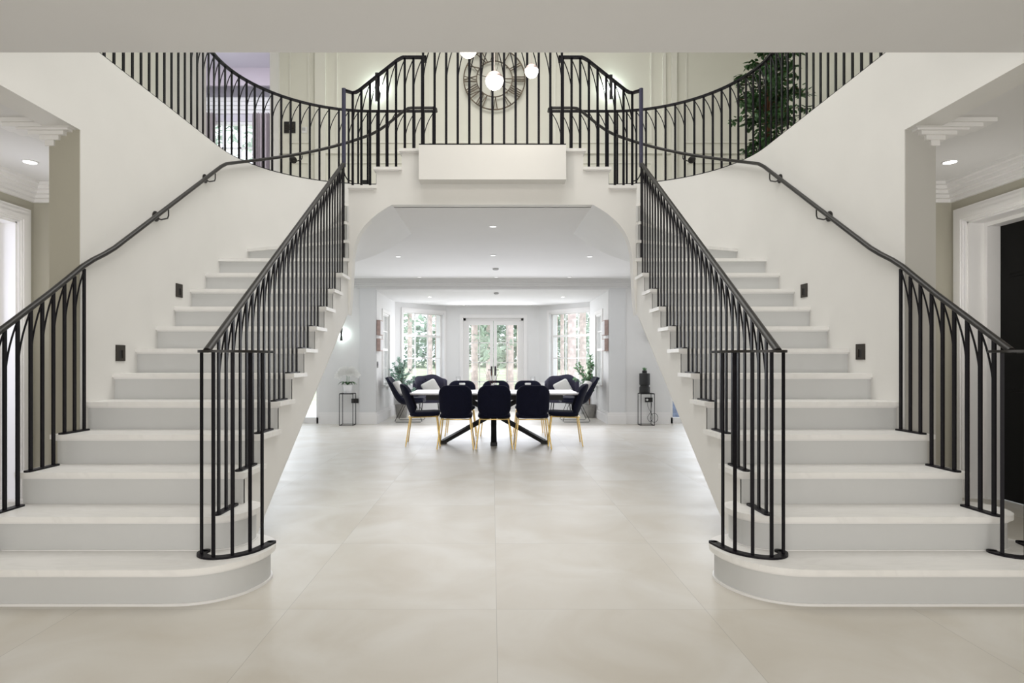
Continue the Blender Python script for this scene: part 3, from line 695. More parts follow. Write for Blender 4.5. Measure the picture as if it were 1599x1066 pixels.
RING = [(1.27, 3.50), (1.292, 3.40), (1.325, 3.318), (1.395, 3.25), (1.477, 3.223), (1.545, 3.25), (1.578, 3.305), (1.572, 3.335)]
RBAR = [(1.297, 3.425), (1.325, 3.325), (1.392, 3.255), (1.480, 3.226), (1.566, 3.275)]
OFFS = (.065, .16, .255)
def curtail(t, s, mp):
    zt = RS
    rp = [(s * mp(p.x), p.y, 1.29) for p in spline([Vector(p) for p in RING], 4)]
    m = MB(); m.sweep(rp, .042, .014, rect=True); m.bevel(.003, 1); m.build('ring_rail', 'rail', t, True)
    plate(t, [(x, y, zt + .005) for x, y, _ in rp], .05, .012)
    for i, (a, b) in enumerate(RBAR):
        o = Vector((s * mp(a), b, 0)); q = RBAR[min(i + 1, 4)]; r_ = RBAR[max(i - 1, 0)]
        baluster(t, o, zt, 1.288, (s * (mp(q[0]) - mp(r_[0])), q[1] - r_[1]), BW=.017)
def inner_rail(s, label):
    D = 1.53; t = thing('balustrade', (s * D, 4.7, 0), label, 'balustrade', 'inner stair balustrades')
    curtail(t, s, lambda d: d)
    end = 6.235
    m = MB(); m.sweep([(s * D, 3.262, rz(3.262)), (s * D, 3.6, rz(3.6)), (s * D, 5, rz(5)), (s * D, end, rz(end))], .044, .03, seg=12); m.build('handrail', 'rail', t, True)
    bars = []
    for n in range(2, 12):
        ys = [NY(n) + o for o in OFFS]
        plate(t, [(s * D, ys[0] - .02, n * RS + .005), (s * D, ys[-1] + .02, n * RS + .005)])
        bars += [(y, n * RS) for y in ys]
    objs = [baluster(t, Vector((s * D, y, 0)), z, rz(y) - .01, (0, 1)) for y, z in bars]
    for i in range(len(bars) - 1):
        y, _ = bars[i]; y2, _ = bars[i + 1]
        arch_rod(objs[i], Vector((s * D, y, 0)), Vector((s * D, y2, 0)), rz(y) - .36, rz(y2) - .02)
    # post carrying the rail up to the landing rail
    m = MB(); m.sweep([(s * D, 6.26, 3.24), (s * D, 6.262, 3.3), (s * D, 6.262, 3.6), (s * D, 6.262, 4.045)], .042, .042, seg=14); m.build('post', 'post', t, True)
    YC = 6.365
    cr = [(D, 6.262, 4.03), (D - .015, 6.29, 4.034), (D - .035, 6.33, 4.042), (D - .06, YC, 4.048), (1.43, YC, 4.052), (1.39, YC, 4.075), (1.0, YC, 4.385), (.965, YC, 4.405), (.935, YC, 4.418), (.70, YC, 4.418)]
    m = MB(); m.sweep([(s * a, b, c_) for a, b, c_ in cr], .04, .022, rect=True); m.bevel(.003, 1); m.box(s * .69, s * .715, YC - .02, YC + .02, 4.37, 4.43); m.build('handrail', 'metal', t)
    def cz(d): return 4.418 if d < .95 else 4.05 if d > 1.42 else min(4.418, 4.385 - (d - 1.0) * .795)
    xs = [1.462 - .0907 * k for k in range(9)]; ob = []
    for k, d in enumerate(xs):
        zb = (16 + k // 3) * RS
        ob.append(baluster(t, Vector((s * d, YC, 0)), zb, cz(d) - .005, (1, 0)))
    for k in range(8): arch_rod(ob[k], Vector((s * xs[k], YC, 0)), Vector((s * xs[k + 1], YC, 0)), cz(xs[k]) - .40, cz(xs[k + 1]) - .02)
    # small scrolled link between post foot and landing bars
    m = MB(); m.sweep([(s * 1.53, 6.262, 3.19), (s * 1.52, 6.29, 3.15), (s * 1.505, 6.33, 3.125), (s * 1.462, YC, 3.12)], .012, .012, seg=8); m.build('link_bar', 'metal', t, True)
    m = MB(); m.sweep([(s * 1.53, 6.262, 2.31), (s * 1.53, 6.262, 3.24)], .016, .016, seg=8); m.build('post', 'metal', t, True)
inner_rail(-1, 'black balustrade on the inner edge of the left staircase, curling at its foot')
inner_rail(1, 'black balustrade on the inner edge of the right staircase, curling at its foot')

def outer_rail(s, label):
    D = 2.78; t = thing('balustrade', (s * D, 3.8, 0), label, 'balustrade', 'outer stair balustrades')
    mp = lambda d: 4.31 - d
    curtail(t, s, mp)
    path = [(D, y, rz(y)) for y in (3.262, 3.5, 3.8)] + [(D, 4.02, rz(4.02) + .008), (D, 4.12, rz(4.12) + .014), (2.772, 4.22, rz(4.22) + .012), (2.755, 4.32, rz(4.32) + .004), (2.745, 4.42, rz(4.42) + .0)]
    path += [(2.745, y, rz(y)) for y in (4.6, 5.0, 5.5, 6.0, 6.15)]
    rr = 1.245; nA = 22
    for k in range(nA + 1):
        a = math.pi / 2 * k / nA; x, y = arcpt(rr, a); path.append((x, y, 3.27 + .77 * k / nA))
    Yh = PV[1] + rr
    path += [(1.40, Yh, 4.09), (1.30, Yh, 4.16), (1.08, Yh, 4.34), (1.04, Yh, 4.36), (1.0, Yh, 4.365), (.72, Yh, 4.365), (.705, Yh + .02, 4.365), (.705, Yh + .10, 4.36)]
    m = MB(); m.sweep([(s * a, b, c_) for a, b, c_ in path], .04, .034, seg=12); m.build('handrail', 'rail', t, True)
    bars = []
    for n in (2, 3, 4):
        ys = [NY(n) + o - .028 for o in OFFS]
        plate(t, [(s * D, ys[0] - .02, n * RS + .005), (s * D, ys[-1] + .02, n * RS + .005)])
        bars += [(y, n * RS) for y in ys]
    objs = [baluster(t, Vector((s * D, y, 0)), z, rz(y) - .01, (0, 1)) for y, z in bars]
    for i in range(len(bars) - 1):
        arch_rod(objs[i], Vector((s * D, bars[i][0], 0)), Vector((s * D, bars[i + 1][0], 0)), rz(bars[i][0]) - .36, rz(bars[i + 1][0]) - .02)
    # wall brackets
    for (x, y, z, nx, ny) in ((2.745, 5.07, None, 1, 0), (2.745, 5.94, None, 1, 0), (*arcpt(rr, R(48)), 3.68, math.cos(R(48)), math.sin(R(48)))):
        z = z if z else rz(y)
        bk = MB(); nx *= s
        wx, wy = s * x + nx * .064, y + ny * .064
        tx, ty = (-ny, nx) if nx * s > 0 and abs(ny) < .01 else (-ny, nx); tx, ty = (0, 1) if abs(ny) < .01 else (-s * ny, abs(nx)); zr = z + (.085 * .6617 if abs(ny) < .01 else .02); q0 = (wx - nx * .008, wy - ny * .008)
        bk.sweep([(q0[0], q0[1], z - .06), (q0[0] - nx * .03 + tx * .02, q0[1] - ny * .03 + ty * .02, z - .068), (s * x + tx * .07, y + ty * .07, z - .045), (s * x + tx * .085, y + ty * .085, z - .02), (s * x + tx * .085, y + ty * .085, zr - .01)], .012, .012, seg=8)
        ob = bk.build('bracket', 'rail', t, True)
        ro = MB(); tn = Vector((-ny, nx, 0)); n_ = Vector((nx, ny, 0)); c0 = Vector((wx, wy, z - .045))
        rows = [[c0 - n_ * q + tn * (.048 * e) * math.cos(2 * math.pi * k / 16) + Vector((0, 0, 1)) * (.043 * e) * math.sin(2 * math.pi * k / 16) for k in range(16)] for q, e in ((0, 1), (.007, 1), (.010, .8))]
        vr = ro.quads(rows, True); ro.bm.faces.new(vr[-1]); ro.bm.faces.new(vr[0][::-1]); ro.build('rosette', 'rail', ob, True)
outer_rail(-1, 'black balustrade on the outer edge of the left steps, running on as a wall handrail')
outer_rail(1, 'black balustrade on the outer edge of the right steps, running on as a wall handrail')

# gallery balustrades
def gallery(s, label):
    rg = RW + .03; ZT = 4.365
    pts = [(PV[0] + rg, 3.24)]; L1 = PV[1] - 3.24; L2 = rg * math.pi / 2; L3 = PV[0] - .72
    def at(u):
        if u < L1: return Vector((PV[0] + rg, 3.24 + u, 0)), Vector((0, 1, 0))
        u -= L1
        if u < L2: a = u / rg; x, y = arcpt(rg, a); return Vector((x, y, 0)), Vector((-math.sin(a), math.cos(a), 0))
        u -= L2; return Vector((PV[0] - u, PV[1] + rg, 0)), Vector((-1, 0, 0))
    LT = L1 + L2 + L3
    t = thing('balustrade', (s * 2.84, 5.5, FL1), label, 'balustrade', 'gallery balustrades')
    n = 90; path = [at(LT * k / n)[0] for k in range(n + 1)]
    m = MB(); m.sweep([(s * p.x, p.y, ZT) for p in path], .036, .022, rect=True); m.box(s * .71, s * .735, PV[1] + rg - .12, PV[1] + rg + .02, ZT - .03, ZT + .012); m.build('handrail', 'metal', t)
    m = MB(); m.sweep([(s * p.x, p.y, FL1 + .006) for p in path], .04, .014, rect=True); m.build('base_plate', 'metal', t)
    k = 0; pr = None; po = None
    N = int(LT / .117)
    for i in range(N + 1):
        p, tn = at(LT - .02 - .117 * (N - i)); p = Vector((s * p.x, p.y, 0)); tn = Vector((s * tn.x, tn.y, 0))
        o = baluster(t, p, FL1, ZT - .005, tn)
        if po: arch_rod(po, pr, p, ZT - .38, ZT - .02)
        po, pr = o, p
gallery(-1, 'black balustrade with arched rods along the left side of the upper gallery')
gallery(1, 'black balustrade with arched rods along the right side of the upper gallery')
# landing balustrade over the boxed fascia
t = thing('balustrade', (0, 6.20, FL1), 'tall black balustrade in the middle over the boxed landing front', 'balustrade')
xs = [-.708 + .118 * k for k in range(13)]; ZT = 4.56; YL = 6.205
m = MB(); m.box(-.745, .745, 6.165, 6.245, FL1 - .012, FL1 + .002); m.build('base_plate', 'metal', t)
m = MB(); m.box(-.72, .72, YL - .022, YL + .022, ZT - .012, ZT + .012); m.build('handrail', 'metal', t)
ob = [baluster(t, Vector((x, YL, 0)), FL1, ZT - .005, (1, 0)) for x in xs]
for i in range(6): arch_rod(ob[i], Vector((xs[i], YL, 0)), Vector((xs[i + 1], YL, 0)), ZT - .55, ZT - .01)
for i in range(12, 6, -1): arch_rod(ob[i], Vector((xs[i], YL, 0)), Vector((xs[i - 1], YL, 0)), ZT - .55, ZT - .01)

# ------------------------------------------------------------------ fittings on the stair walls
def step_light(s, Y, z, label):
    t = thing('step_light', (s * D_OUT, Y, z - .05), label, 'light', 'step lights')
    m = MB(); x0 = s * D_OUT; x1 = s * (D_OUT - .008)
    for a in ((Y - .055, Y + .055, z - .06, z - .04), (Y - .055, Y + .055, z + .02, z + .06), (Y - .055, Y - .022, z - .04, z + .02), (Y + .022, Y + .055, z - .04, z + .02)): m.box(x0, x1, *a)
    m.build('frame', 'bronze', t)
    MB().box(s * (D_OUT - .001), s * (D_OUT - .003), Y - .024, Y + .024, z - .042, z + .022).build('recess', 'black', t)
step_light(-1, 5.45, 1.872, 'upper black step light on the left stair wall'); step_light(-1, 4.59, 1.30, 'lower black step light on the left stair wall')
step_light(1, 5.48, 1.875, 'upper black step light on the right stair wall'); step_light(1, 4.64, 1.31, 'lower black step light on the right stair wall')

def sconce(x, Y, z, h, label, on=True, powr=6):
    t = thing('wall_light', (x, Y, z - h / 2), label, 'wall light')
    m = MB(); m.box(x - .022, x + .022, Y - .075, Y - .035, z - h / 2, z + h / 2); m.box(x - .012, x + .012, Y - .04, Y, z - .05, z + .05); m.bevel(.003, 1); m.build('body', 'black', t)
    if on:
        m = MB(); m.box(x - .014, x + .014, Y - .034, Y - .031, z - h / 2 + .01, z - .055); m.box(x - .014, x + .014, Y - .034, Y - .031, z + .055, z + h / 2 - .01); m.build('light_strip', 'sconce', t)
        lamp('wall_light_lamp', (x - .04, Y - .03, z), powr / 2, (.82, 1, .93), .02); lamp('wall_light_lamp', (x + .04, Y - .03, z), powr / 2, (.82, 1, .93), .02)
sconce(-2.99, 12.10, CH + 43 * 12.07 / F, .25, 'slim black wall light glowing on the left of the rear hall', True, 5)
sconce(3.10, 12.10, CH + 43 * 12.07 / F, .25, 'slim black wall light half hidden behind the right staircase', False)
sconce(-1.73, 9.15, 5.34, .42, 'slim black wall light left of the big clock', True, 9)
sconce(1.77, 9.15, 5.34, .36, 'slim black wall light right of the big clock', True, 9)

# switches and plates
def plate_obj(name, c, sx, sz, nrm, m_, label, cat, detail=None):
    t = thing(name, c, label, cat); x, y, z = c; mm = MB()
    if nrm == 'y': mm.box(x - sx / 2, x + sx / 2, y - .012, y, z - sz / 2, z + sz / 2)
    else: mm.box(x, x + nrm * .012, y - sx / 2, y + sx / 2, z - sz / 2, z + sz / 2)
    mm.bevel(.002, 1); o = mm.build('plate', m_, t)
    for (dx, dz, w_, h_, m2, nm) in detail or ():
        q = MB()
        if nrm == 'y': q.box(x + dx - w_ / 2, x + dx + w_ / 2, y - .017, y - .012, z + dz - h_ / 2, z + dz + h_ / 2)
        else: q.box(x + nrm * .012, x + nrm * .017, y + dx - w_ / 2, y + dx + w_ / 2, z + dz - h_ / 2, z + dz + h_ / 2)
        q.build(nm, m2, t)
p = PX(451, 197, 9.1); plate_obj('switch_panel', (p.x, 9.15, p.z), .17, .17, 'y', 'black', 'square black switch panel on the gallery wall behind the left railings', 'switch', [(0, .03, .13, .02, 'bronze', 'button'), (0, 0, .13, .02, 'bronze', 'button'), (0, -.03, .13, .02, 'bronze', 'button')])
p = PX(474, 201, 9.1); plate_obj('thermostat', (p.x, 9.15, p.z), .08, .09, 'y', 'white', 'small thermostat right of the black switch panel', 'thermostat', [(-.01, .01, .05, .04, 'grey', 'display')])
p = PX(555, 625.5, 12.1); plate_obj('socket', (p.x, 12.07, p.z), .14, .09, 'y', 'black', 'black double socket beside the orchid stand', 'socket', [(-.03, 0, .03, .04, 'bronze', 'switch'), (.03, 0, .03, .04, 'bronze', 'switch')])
p = PX(1013, 624, 12.1); plate_obj('socket', (p.x, 12.10, p.z), .15, .09, 'y', 'black', 'black double socket behind the stand with the black vase', 'socket', [(.03, 0, .03, .04, 'bronze', 'switch')])
plate_obj('light_switch', (-2.312, 12.22, 1.18), .10, .12, 1, 'bronze', 'dark switch plate below the pictures left of the dining room opening', 'switch', [(0, 0, .03, .05, 'black', 'rocker')])
p = PX(569, 282.5, 7.62); m = MB(); m.box(p.x - .05, p.x + .05, 7.64, 7.72, FL1 + .0, FL1 + .075); m.bevel(.004, 1); o = m.build('speaker_box', 'black'); tag(o, 'small black box on the gallery floor behind the left landing steps', 'box')

# pictures on the jambs
for s, nm in ((-1, 'left'), (1, 'right')):
    for z0, z1, w2 in ((1.77, 2.07, 'upper'), (1.45, 1.70, 'lower')):
        t = thing('picture', (s * 2.312, 12.3, z0), '%s deep framed picture on the %s side of the dining room opening' % (w2, nm), 'picture', 'pictures beside the dining room opening')
        m = MB(); m.box(s * 2.310, s * 2.235, 12.12, 12.42, z0, z1); m.bevel(.003, 1); m.build('frame', 'wood', t)
        MB().box(s * 2.236, s * 2.232, 12.135, 12.405, z0 + .015, z1 - .015).build('canvas', 'canvas', t)

# downlights and detectors
def downlight(x, y, z, label, lit='lensdim', r=.045):
    t = thing('downlight', (x, y, z - .012), label, 'downlight', 'recessed downlights')
    m = MB(); m.lathe([(r * .78, -.004), (r * .8, -.008), (r, -.006), (r, .001), (r * .78, .001)], (x, y, z), 20); m.build('bezel', 'white', t, True)
    m = MB(); m.lathe([(.001, -.009), (r * .76, -.009), (r * .76, -.003), (.001, -.003)], (x, y, z), 20); m.build('lens', lit, t, True)
hl = [(770, 353, 'middle of the hall ceiling, just behind the arch'), (622, 400, 'left of the rear hall ceiling, second row'), (770, 398, 'middle of the rear hall ceiling, second row'), (921, 400, 'right of the rear hall ceiling, second row'), (655, 432, 'left of the rear hall ceiling next to the cornice'), (775, 432, 'middle of the rear hall ceiling next to the cornice'), (889, 432, 'right of the rear hall ceiling next to the cornice')]
for x, y, l in hl:
    Y = (CZ - CH) * F / (HY - y); downlight((x - CX) * Y / F, Y, CZ, 'round downlight in the ' + l)
for x, y, l in ((671, 463, 'dining ceiling, left and near'), (724, 475, 'dining ceiling, left and far'), (828, 474, 'dining ceiling, right and far'), (879, 463, 'dining ceiling, right and near')):
    Y = (2.66 - CH) * F / (HY - y); downlight((x - CX) * Y / F, Y, 2.66, 'lit round downlight in the ' + l, 'lens')
downlight(-3.77, 4.96, CZ, 'bright downlight in the left side lobby ceiling', 'lens', .06); lamp('lobby_lamp', (-3.77, 4.90, 1.9), 7, (1, .98, .95), .12)
downlight(3.73, 4.96, CZ, 'bright downlight in the right side lobby ceiling', 'lens', .06); lamp('lobby_lamp', (3.73, 4.90, 1.9), 8, (1, .97, .92), .12)
def detector(x, y, z, label):
    t = thing('smoke_detector', (x, y, z - .04), label, 'smoke detector')
    m = MB(); m.lathe([(.05, 0), (.055, -.012), (.045, -.028), (.03, -.036), (.001, -.038)], (x, y, z), 20); m.build('housing', 'grey', t, True)
Y = (CZ - CH) * F / (HY - 419); detector((774 - CX) * Y / F, Y, CZ, 'grey smoke detector on the rear hall ceiling')
Y = (2.66 - CH) * F / (HY - 457); detector((775 - CX) * Y / F, Y, 2.66, 'grey smoke detector on the dining room ceiling')

# ------------------------------------------------------------------ clock
ck = PX(772, 123.3, 9.10); RC = 48.7 * 9.1 / F; RI = 28 * 9.1 / F; YK = 9.10
t = thing('wall_clock', (ck.x, 9.14, ck.z - RC), 'big open skeleton clock with roman numerals on the gallery wall', 'clock')
def ring(r, w_, name, th=.014):
    m = MB(); n = 72; rows = []
    for k in range(n):
        a = 2 * math.pi * k / n; c_, s_ = math.cos(a), math.sin(a)
        rows.append([(ck.x + (r - w_ / 2) * c_, YK - th / 2, ck.z + (r - w_ / 2) * s_), (ck.x + (r + w_ / 2) * c_, YK - th / 2, ck.z + (r + w_ / 2) * s_), (ck.x + (r + w_ / 2) * c_, YK + th / 2, ck.z + (r + w_ / 2) * s_), (ck.x + (r - w_ / 2) * c_, YK + th / 2, ck.z + (r - w_ / 2) * s_)])
    m.quads(rows + [rows[0]], True); bmesh.ops.remove_doubles(m.bm, verts=m.bm.verts[:], dist=1e-5); m.build(name, 'clock', t)
ring(RC - .008, .017, 'outer_ring'); ring(RI, .014, 'inner_ring')
def cbar(m, ang, u0, r0, u1, r1, w_=.010):
    er = Vector((math.sin(ang), 0, math.cos(ang))); et = Vector((math.cos(ang), 0, -math.sin(ang))); o = Vector((ck.x, YK, ck.z))
    a = o + er * r0 + et * u0; b = o + er * r1 + et * u1; m.sweep([a, b], .012, w_, rect=True, up=(0, 1, 0) if False else (0, 0, 1) if abs((b - a).normalized().z) < .9 else (1, 0, 0))
NUM = {12: 'XII', 1: 'I', 2: 'II', 3: 'III', 4: 'IIII', 5: 'V', 6: 'VI', 7: 'VII', 8: 'VIII', 9: 'IX', 10: 'X', 11: 'XI'}
for h, txt in NUM.items():
    m = MB(); ang = h * math.pi / 6; wd = {'I': .03, 'V': .075, 'X': .075}; tot = sum(wd[c_] for c_ in txt); u = -tot / 2
    r0, r1 = RI + .004, RC - .012
    for c_ in txt:
        w_ = wd[c_]; mid = u + w_ / 2
        if c_ == 'I': cbar(m, ang, mid, r0, mid, r1, .014)
        elif c_ == 'V': cbar(m, ang, mid - .028, r1, mid, r0, .015); cbar(m, ang, mid + .028, r1, mid, r0, .008)
        else: cbar(m, ang, mid - .028, r1, mid + .028, r0, .015); cbar(m, ang, mid + .028, r1, mid - .028, r0, .008)
        u += w_
    m.build('numeral', 'clock', t)
m = MB(); cbar(m, math.pi / 2 - .02, 0, -.14, 0, RI + .0, .012); cbar(m, math.pi * .73, 0, 0, 0, RI - .02, .014); m.lathe([(.001, -.02), (.02, -.02), (.02, .02), (.001, .02)], (0, 0, 0), 12) if False else None
m.build('hand', 'clock', t)
m = MB(); rows = [[(ck.x + r * math.cos(2 * math.pi * k / 16), y, ck.z + r * math.sin(2 * math.pi * k / 16)) for k in range(16)] for r, y in ((.022, YK + .008), (.022, YK - .016), (.001, YK - .016))]; m.quads(rows, True)
for a in (0, math.pi / 2, math.pi, -math.pi / 2): cbar(m, a + .26, 0, .01, 0, RI, .005)
m.build('hub', 'clock', t)
m = MB()
for a in (.8, 2.4, 4.0, 5.5): m.box(ck.x + RI * math.cos(a) - .008, ck.x + RI * math.cos(a) + .008, YK, 9.15, ck.z + RI * math.sin(a) - .008, ck.z + RI * math.sin(a) + .008)
m.build('wall_spacer', 'clock', t)

# ------------------------------------------------------------------ pendants
def pendant(x, y, Y, r, label, pw):
    p = PX(x, y, Y); t = thing('pendant_lamp', (p.x, p.y, p.z - r), label, 'pendant lamp', 'cluster of glass globe pendants')
    n = 10; pr = [(max(.0005, r * math.sin(math.pi * k / 16)), -r * math.cos(math.pi * k / 16)) for k in range(0, 10)]
    m = MB(); m.lathe(pr + [(.0005, pr[-1][1] + .001)], p, 24); m.build('globe', 'glow', t, True)
    pr2 = [(r * 1.01 * math.sin(math.pi * k / 16), -r * 1.01 * math.cos(math.pi * k / 16)) for k in range(9, 16)]
    m = MB(); m.lathe(pr2 + [(.008, r * 1.005), (.006, r * 1.05), (.0005, r * 1.06)], p, 24); m.build('cap', 'chrome', t, True)
    m = MB(); m.sweep([(p.x, p.y, p.z + r * 1.1), (p.x, p.y, VC)], .009, .009, seg=8); m.build('cable', 'cord', t, True)
    lamp('pendant_glow', (p.x, p.y, p.z - r - .06), pw, (1, .93, .84), .05)
pendant(772, 126, 5.0, 14 * 5.0 / F, 'larger lit globe pendant in front of the clock', 5)
pendant(830, 111, 5.6, 10.5 * 5.6 / F, 'smaller lit globe pendant right of the clock', 4)
pendant(731, 76, 4.8, 14 * 4.8 / F, 'lit globe pendant just peeping below the ceiling edge, left of the clock', 3)

# ------------------------------------------------------------------ dining furniture
def rrect(w_, h, r, n=6, cx=0, cy=0):
    out = []
    for qx, qy, a0 in ((1, 1, 0), (-1, 1, 90), (-1, -1, 180), (1, -1, 270)):
        for k in range(n + 1):
            a = R(a0 + 90 * k / n); out.append((cx + qx * (w_ / 2 - r) + r * math.cos(a), cy + qy * (h / 2 - r) + r * math.sin(a)))
    return out
def padded(outline, fn, th, m=None):
    """pillow-like slab: outline (u,v) shrunk towards both faces; fn(u,v,w)->xyz"""
    m = m or MB(); cx = sum(p[0] for p in outline) / len(outline); cy = sum(p[1] for p in outline) / len(outline)
    rows = []
    for (sc, w_) in ((.35, -.5), (.80, -.5), (.93, -.43), (.985, -.26), (1, 0), (.985, .26), (.93, .43), (.80, .5), (.35, .5)):
        rows.append([fn(cx + (u - cx) * sc, cy + (v - cy) * sc, w_ * th) for u, v in outline])
    vr = m.quads(rows, True); m.bm.faces.new(vr[0][::-1]); m.bm.faces.new(vr[-1]); return m
def make_chair(slot=False):
    t = thing('dining_chair', (0, 0, 0), 'x', 'chair', 'dining chairs round the table')
    # faces +Y; back at -Y
    def bf(u, v, w_):                       # v = height along the back, curved in plan, reclined
        rec = .16 * (v / .45)
        return (u, -.19 - rec + 1.7 * u * u - w_, .455 + v)
    if not slot:
        padded(rrect(.475, .455, .13, 7, 0, .225), bf, .055).build('backrest', 'velvet', t, True)
    else:
        o = rrect(.475, .455, .13, 7, 0, .225); hole = rrect(.11, .035, .016, 7, 0, .395)
        m = MB(); rows = []
        for sc, w_ in ((1, 0), (.985, .014), (.95, .024)): rows.append([bf(u * sc, .225 + (v - .225) * sc, w_) for u, v in o])
        rows += [[bf(u, v, .024) for u, v in hole], [bf(u, v, -.024) for u, v in hole]]
        for sc, w_ in ((.95, -.024), (.985, -.014), (1, 0)): rows.append([bf(u * sc, .225 + (v - .225) * sc, w_) for u, v in o])
        m.quads(rows, True); m.build('backrest', 'velvet', t, True)
    padded(rrect(.47, .45, .12, 6, 0, .02), lambda u, v, w_: (u, v, .462 + w_ + .05 * max(0, v)), .07).build('seat', 'velvet', t, True)
    r_ = .0095
    m = MB(); fr = [(-.205, .20, .432), (-.205, -.19, .420), (-.17, -.215, .42), (.17, -.215, .42), (.205, -.19, .420), (.205, .20, .432), (.17, .22, .434), (-.17, .22, .434), (-.205, .20, .432)]
    m.sweep(fr, r_ * 2, r_ * 2, seg=8); m.build('seat_frame', 'gold', t, True)
    for sx in (-1, 1):
        for a, b in (((.205, .195, .43), (.258, .245, 0)), ((.205, -.195, .422), (.258, -.255, 0))):
            m = MB(); m.sweep([(sx * a[0], a[1], a[2]), (sx * b[0], b[1], b[2])], r_ * 2, r_ * 2, seg=10); m.build('leg', 'gold', t, True)
    return t
base = make_chair(False); slotc = make_chair(True); used = set()
def put_chair(src, x, y, rz_, label):
    if src.name in used: o = copy_tree(src)
    else: o = src; used.add(src.name)
    o.location = (x, y, 0); o.rotation_euler = (0, 0, R(rz_)); o['label'] = label; ORG[o.name] = Vector((x, y, 0)); return o
put_chair(base, -.525, 8.83, 0, 'navy velvet chair with its back to the viewer, left one of the near row')
put_chair(base, .025, 8.83, 0, 'navy velvet chair with its back to the viewer, middle one of the near row')
put_chair(base, .575, 8.83, 0, 'navy velvet chair with its back to the viewer, right one of the near row')
put_chair(base, -1.03, 9.14, -86, 'navy velvet chair at the left end of the table, seen from the side')
put_chair(base, 1.08, 9.14, 86, 'navy velvet chair at the right end of the table, seen from the side')
put_chair(slotc, -.53, 10.33, 180, 'velvet chair beyond the table facing the viewer, left of three')
put_chair(slotc, .06, 10.33, 180, 'velvet chair beyond the table facing the viewer, middle of three')
put_chair(slotc, .62, 10.33, 180, 'velvet chair beyond the table facing the viewer, right of three')

t = thing('dining_table', (.02, 9.65, 0), 'long dining table with pale top and crossed black legs', 'table')
m = MB(); m.box(-1.255, 1.315, 9.06, 10.25, .742, .765); m.bevel(.004, 2); m.build('tabletop', 'tabletop', t)
m = MB(); m.box(-1.0, 1.06, 9.14, 10.17, .66, .741); m.bevel(.01, 2); m.build('apron', 'black', t)
for a, b in (((-.74, 9.20), (.5, 9.9)), ((.78, 9.20), (-.46, 9.9)), ((.02, 8.98), (.02, 9.75))):
    m = MB(); p, q = Vector((a[0], a[1], .03)), Vector((b[0], b[1], .66)); q = p + (q - p) * (.93)
    m.sweep([p, q], .085, .055, rect=True); m.box(p.x - .05, p.x + .05, p.y - .045, p.y + .045, 0.0, .05); m.build('leg', 'black', t)
m = MB(); m.lathe([(.03, 0), (.05, .03), (.045, .08), (.02, .1), (.022, .12)], (.0, 9.75, .765), 16)
o = m.build('vase', 'white', None, True); tag(o, 'small white vase in the middle of the dining table', 'vase')
tw = thing('dry_twigs', (.0, 9.75, .88), 'thin dry twigs standing in the vase on the dining table', 'twigs')
m = MB()
for k in range(9):
    a = rnd.uniform(-.55, .55); b = rnd.uniform(-.3, .3); L = rnd.uniform(.14, .24)
    m.sweep([(0, 9.75, .80), (a * .06, 9.75 + b * .05, .88), (a * L * 1.2, 9.75 + b * L, .88 + L)], .0035, .0035, seg=5)
m.build('twig', 'bark', tw, True)

# lounge chairs in profile with sled bases
def lounge(sx, x, y, label, clabel):
    t = thing('lounge_chair', (x, y, 0), label, 'armchair', 'lounge chairs by the dining room opening'); rot = Matrix.Translation((x, y, 0)) @ Matrix.Scale(-sx, 4, (1, 0, 0))
    # built facing +X (then mirrored for the right one), back at -X
    def P(v): v = Vector(v); return Vector((x - sx * v.x, y + v.y, v.z))
    side = spline([Vector(q) for q in ((-.44, .90), (-.36, .72), (-.24, .48), (-.10, .36), (.12, .36), (.36, .40))], 4)
    rows = []
    for q, th in ((0, 1),):
        pass
    m = MB(); n = len(side); outer = []; inner = []
    for i, p in enumerate(side):
        tt = i / (n - 1); wdt = .30 + .04 * math.sin(math.pi * tt); curl = .10 * math.sin(math.pi * min(1, tt * 1.1)) + .03
        tn = (side[min(i + 1, n - 1)] - side[max(i - 1, 0)]).normalized(); nr = Vector((-tn.y, tn.x)) 
        ro = []; ri = []
        for k in range(13):
            v = -1 + k / 6; e = abs(v) ** 3 * curl; pin = p + nr * e
            ro.append(P((pin.x, v * wdt, pin.y))); pj = p + nr * (e + .07 * (1 - .6 * abs(v) ** 6)); ri.append(P((pj.x, v * wdt * .94, pj.y)))
        rows.append(ro + ri[::-1])
    vr = m.quads(rows, True); m.bm.faces.new(vr[0][::-1]); m.bm.faces.new(vr[-1]); m.build('shell', 'velvet', t, True)
    m = MB(); padded(rrect(.52, .50, .1, 6, .10, 0), lambda u, v, w_: tuple(P((u, v, .45 + w_ + .02 * u))), .10, m); m.build('seat_cushion', 'velvet', t, True)
    for v in (-.27, .27):
        m = MB(); m.sweep([P(q) for q in ((-.06, v * .8, .36), (-.22, v, .03), (-.20, v, .012), (.30, v, .012), (.33, v, .03), (.20, v * .8, .37))], .012, .012, seg=8); m.build('sled_base', 'bronze', t, True)
    m = MB(); padded(rrect(.36, .34, .06, 5), lambda u, v, w_: tuple(P((-.17 + v * -.42 + w_, u, .69 + v * .85 + w_ * .3))), .12, m); o = m.build('cushion', 'cushion', None, True); tag(o, clabel, 'cushion')
lounge(-1, -1.76, 12.62, 'dark lounge chair in profile at the left of the dining room, behind the end chair', 'white cushion on the left lounge chair in profile')
lounge(1, 1.76, 12.62, 'dark lounge chair in profile at the right of the dining room, behind the end chair', 'white cushion on the right lounge chair in profile')
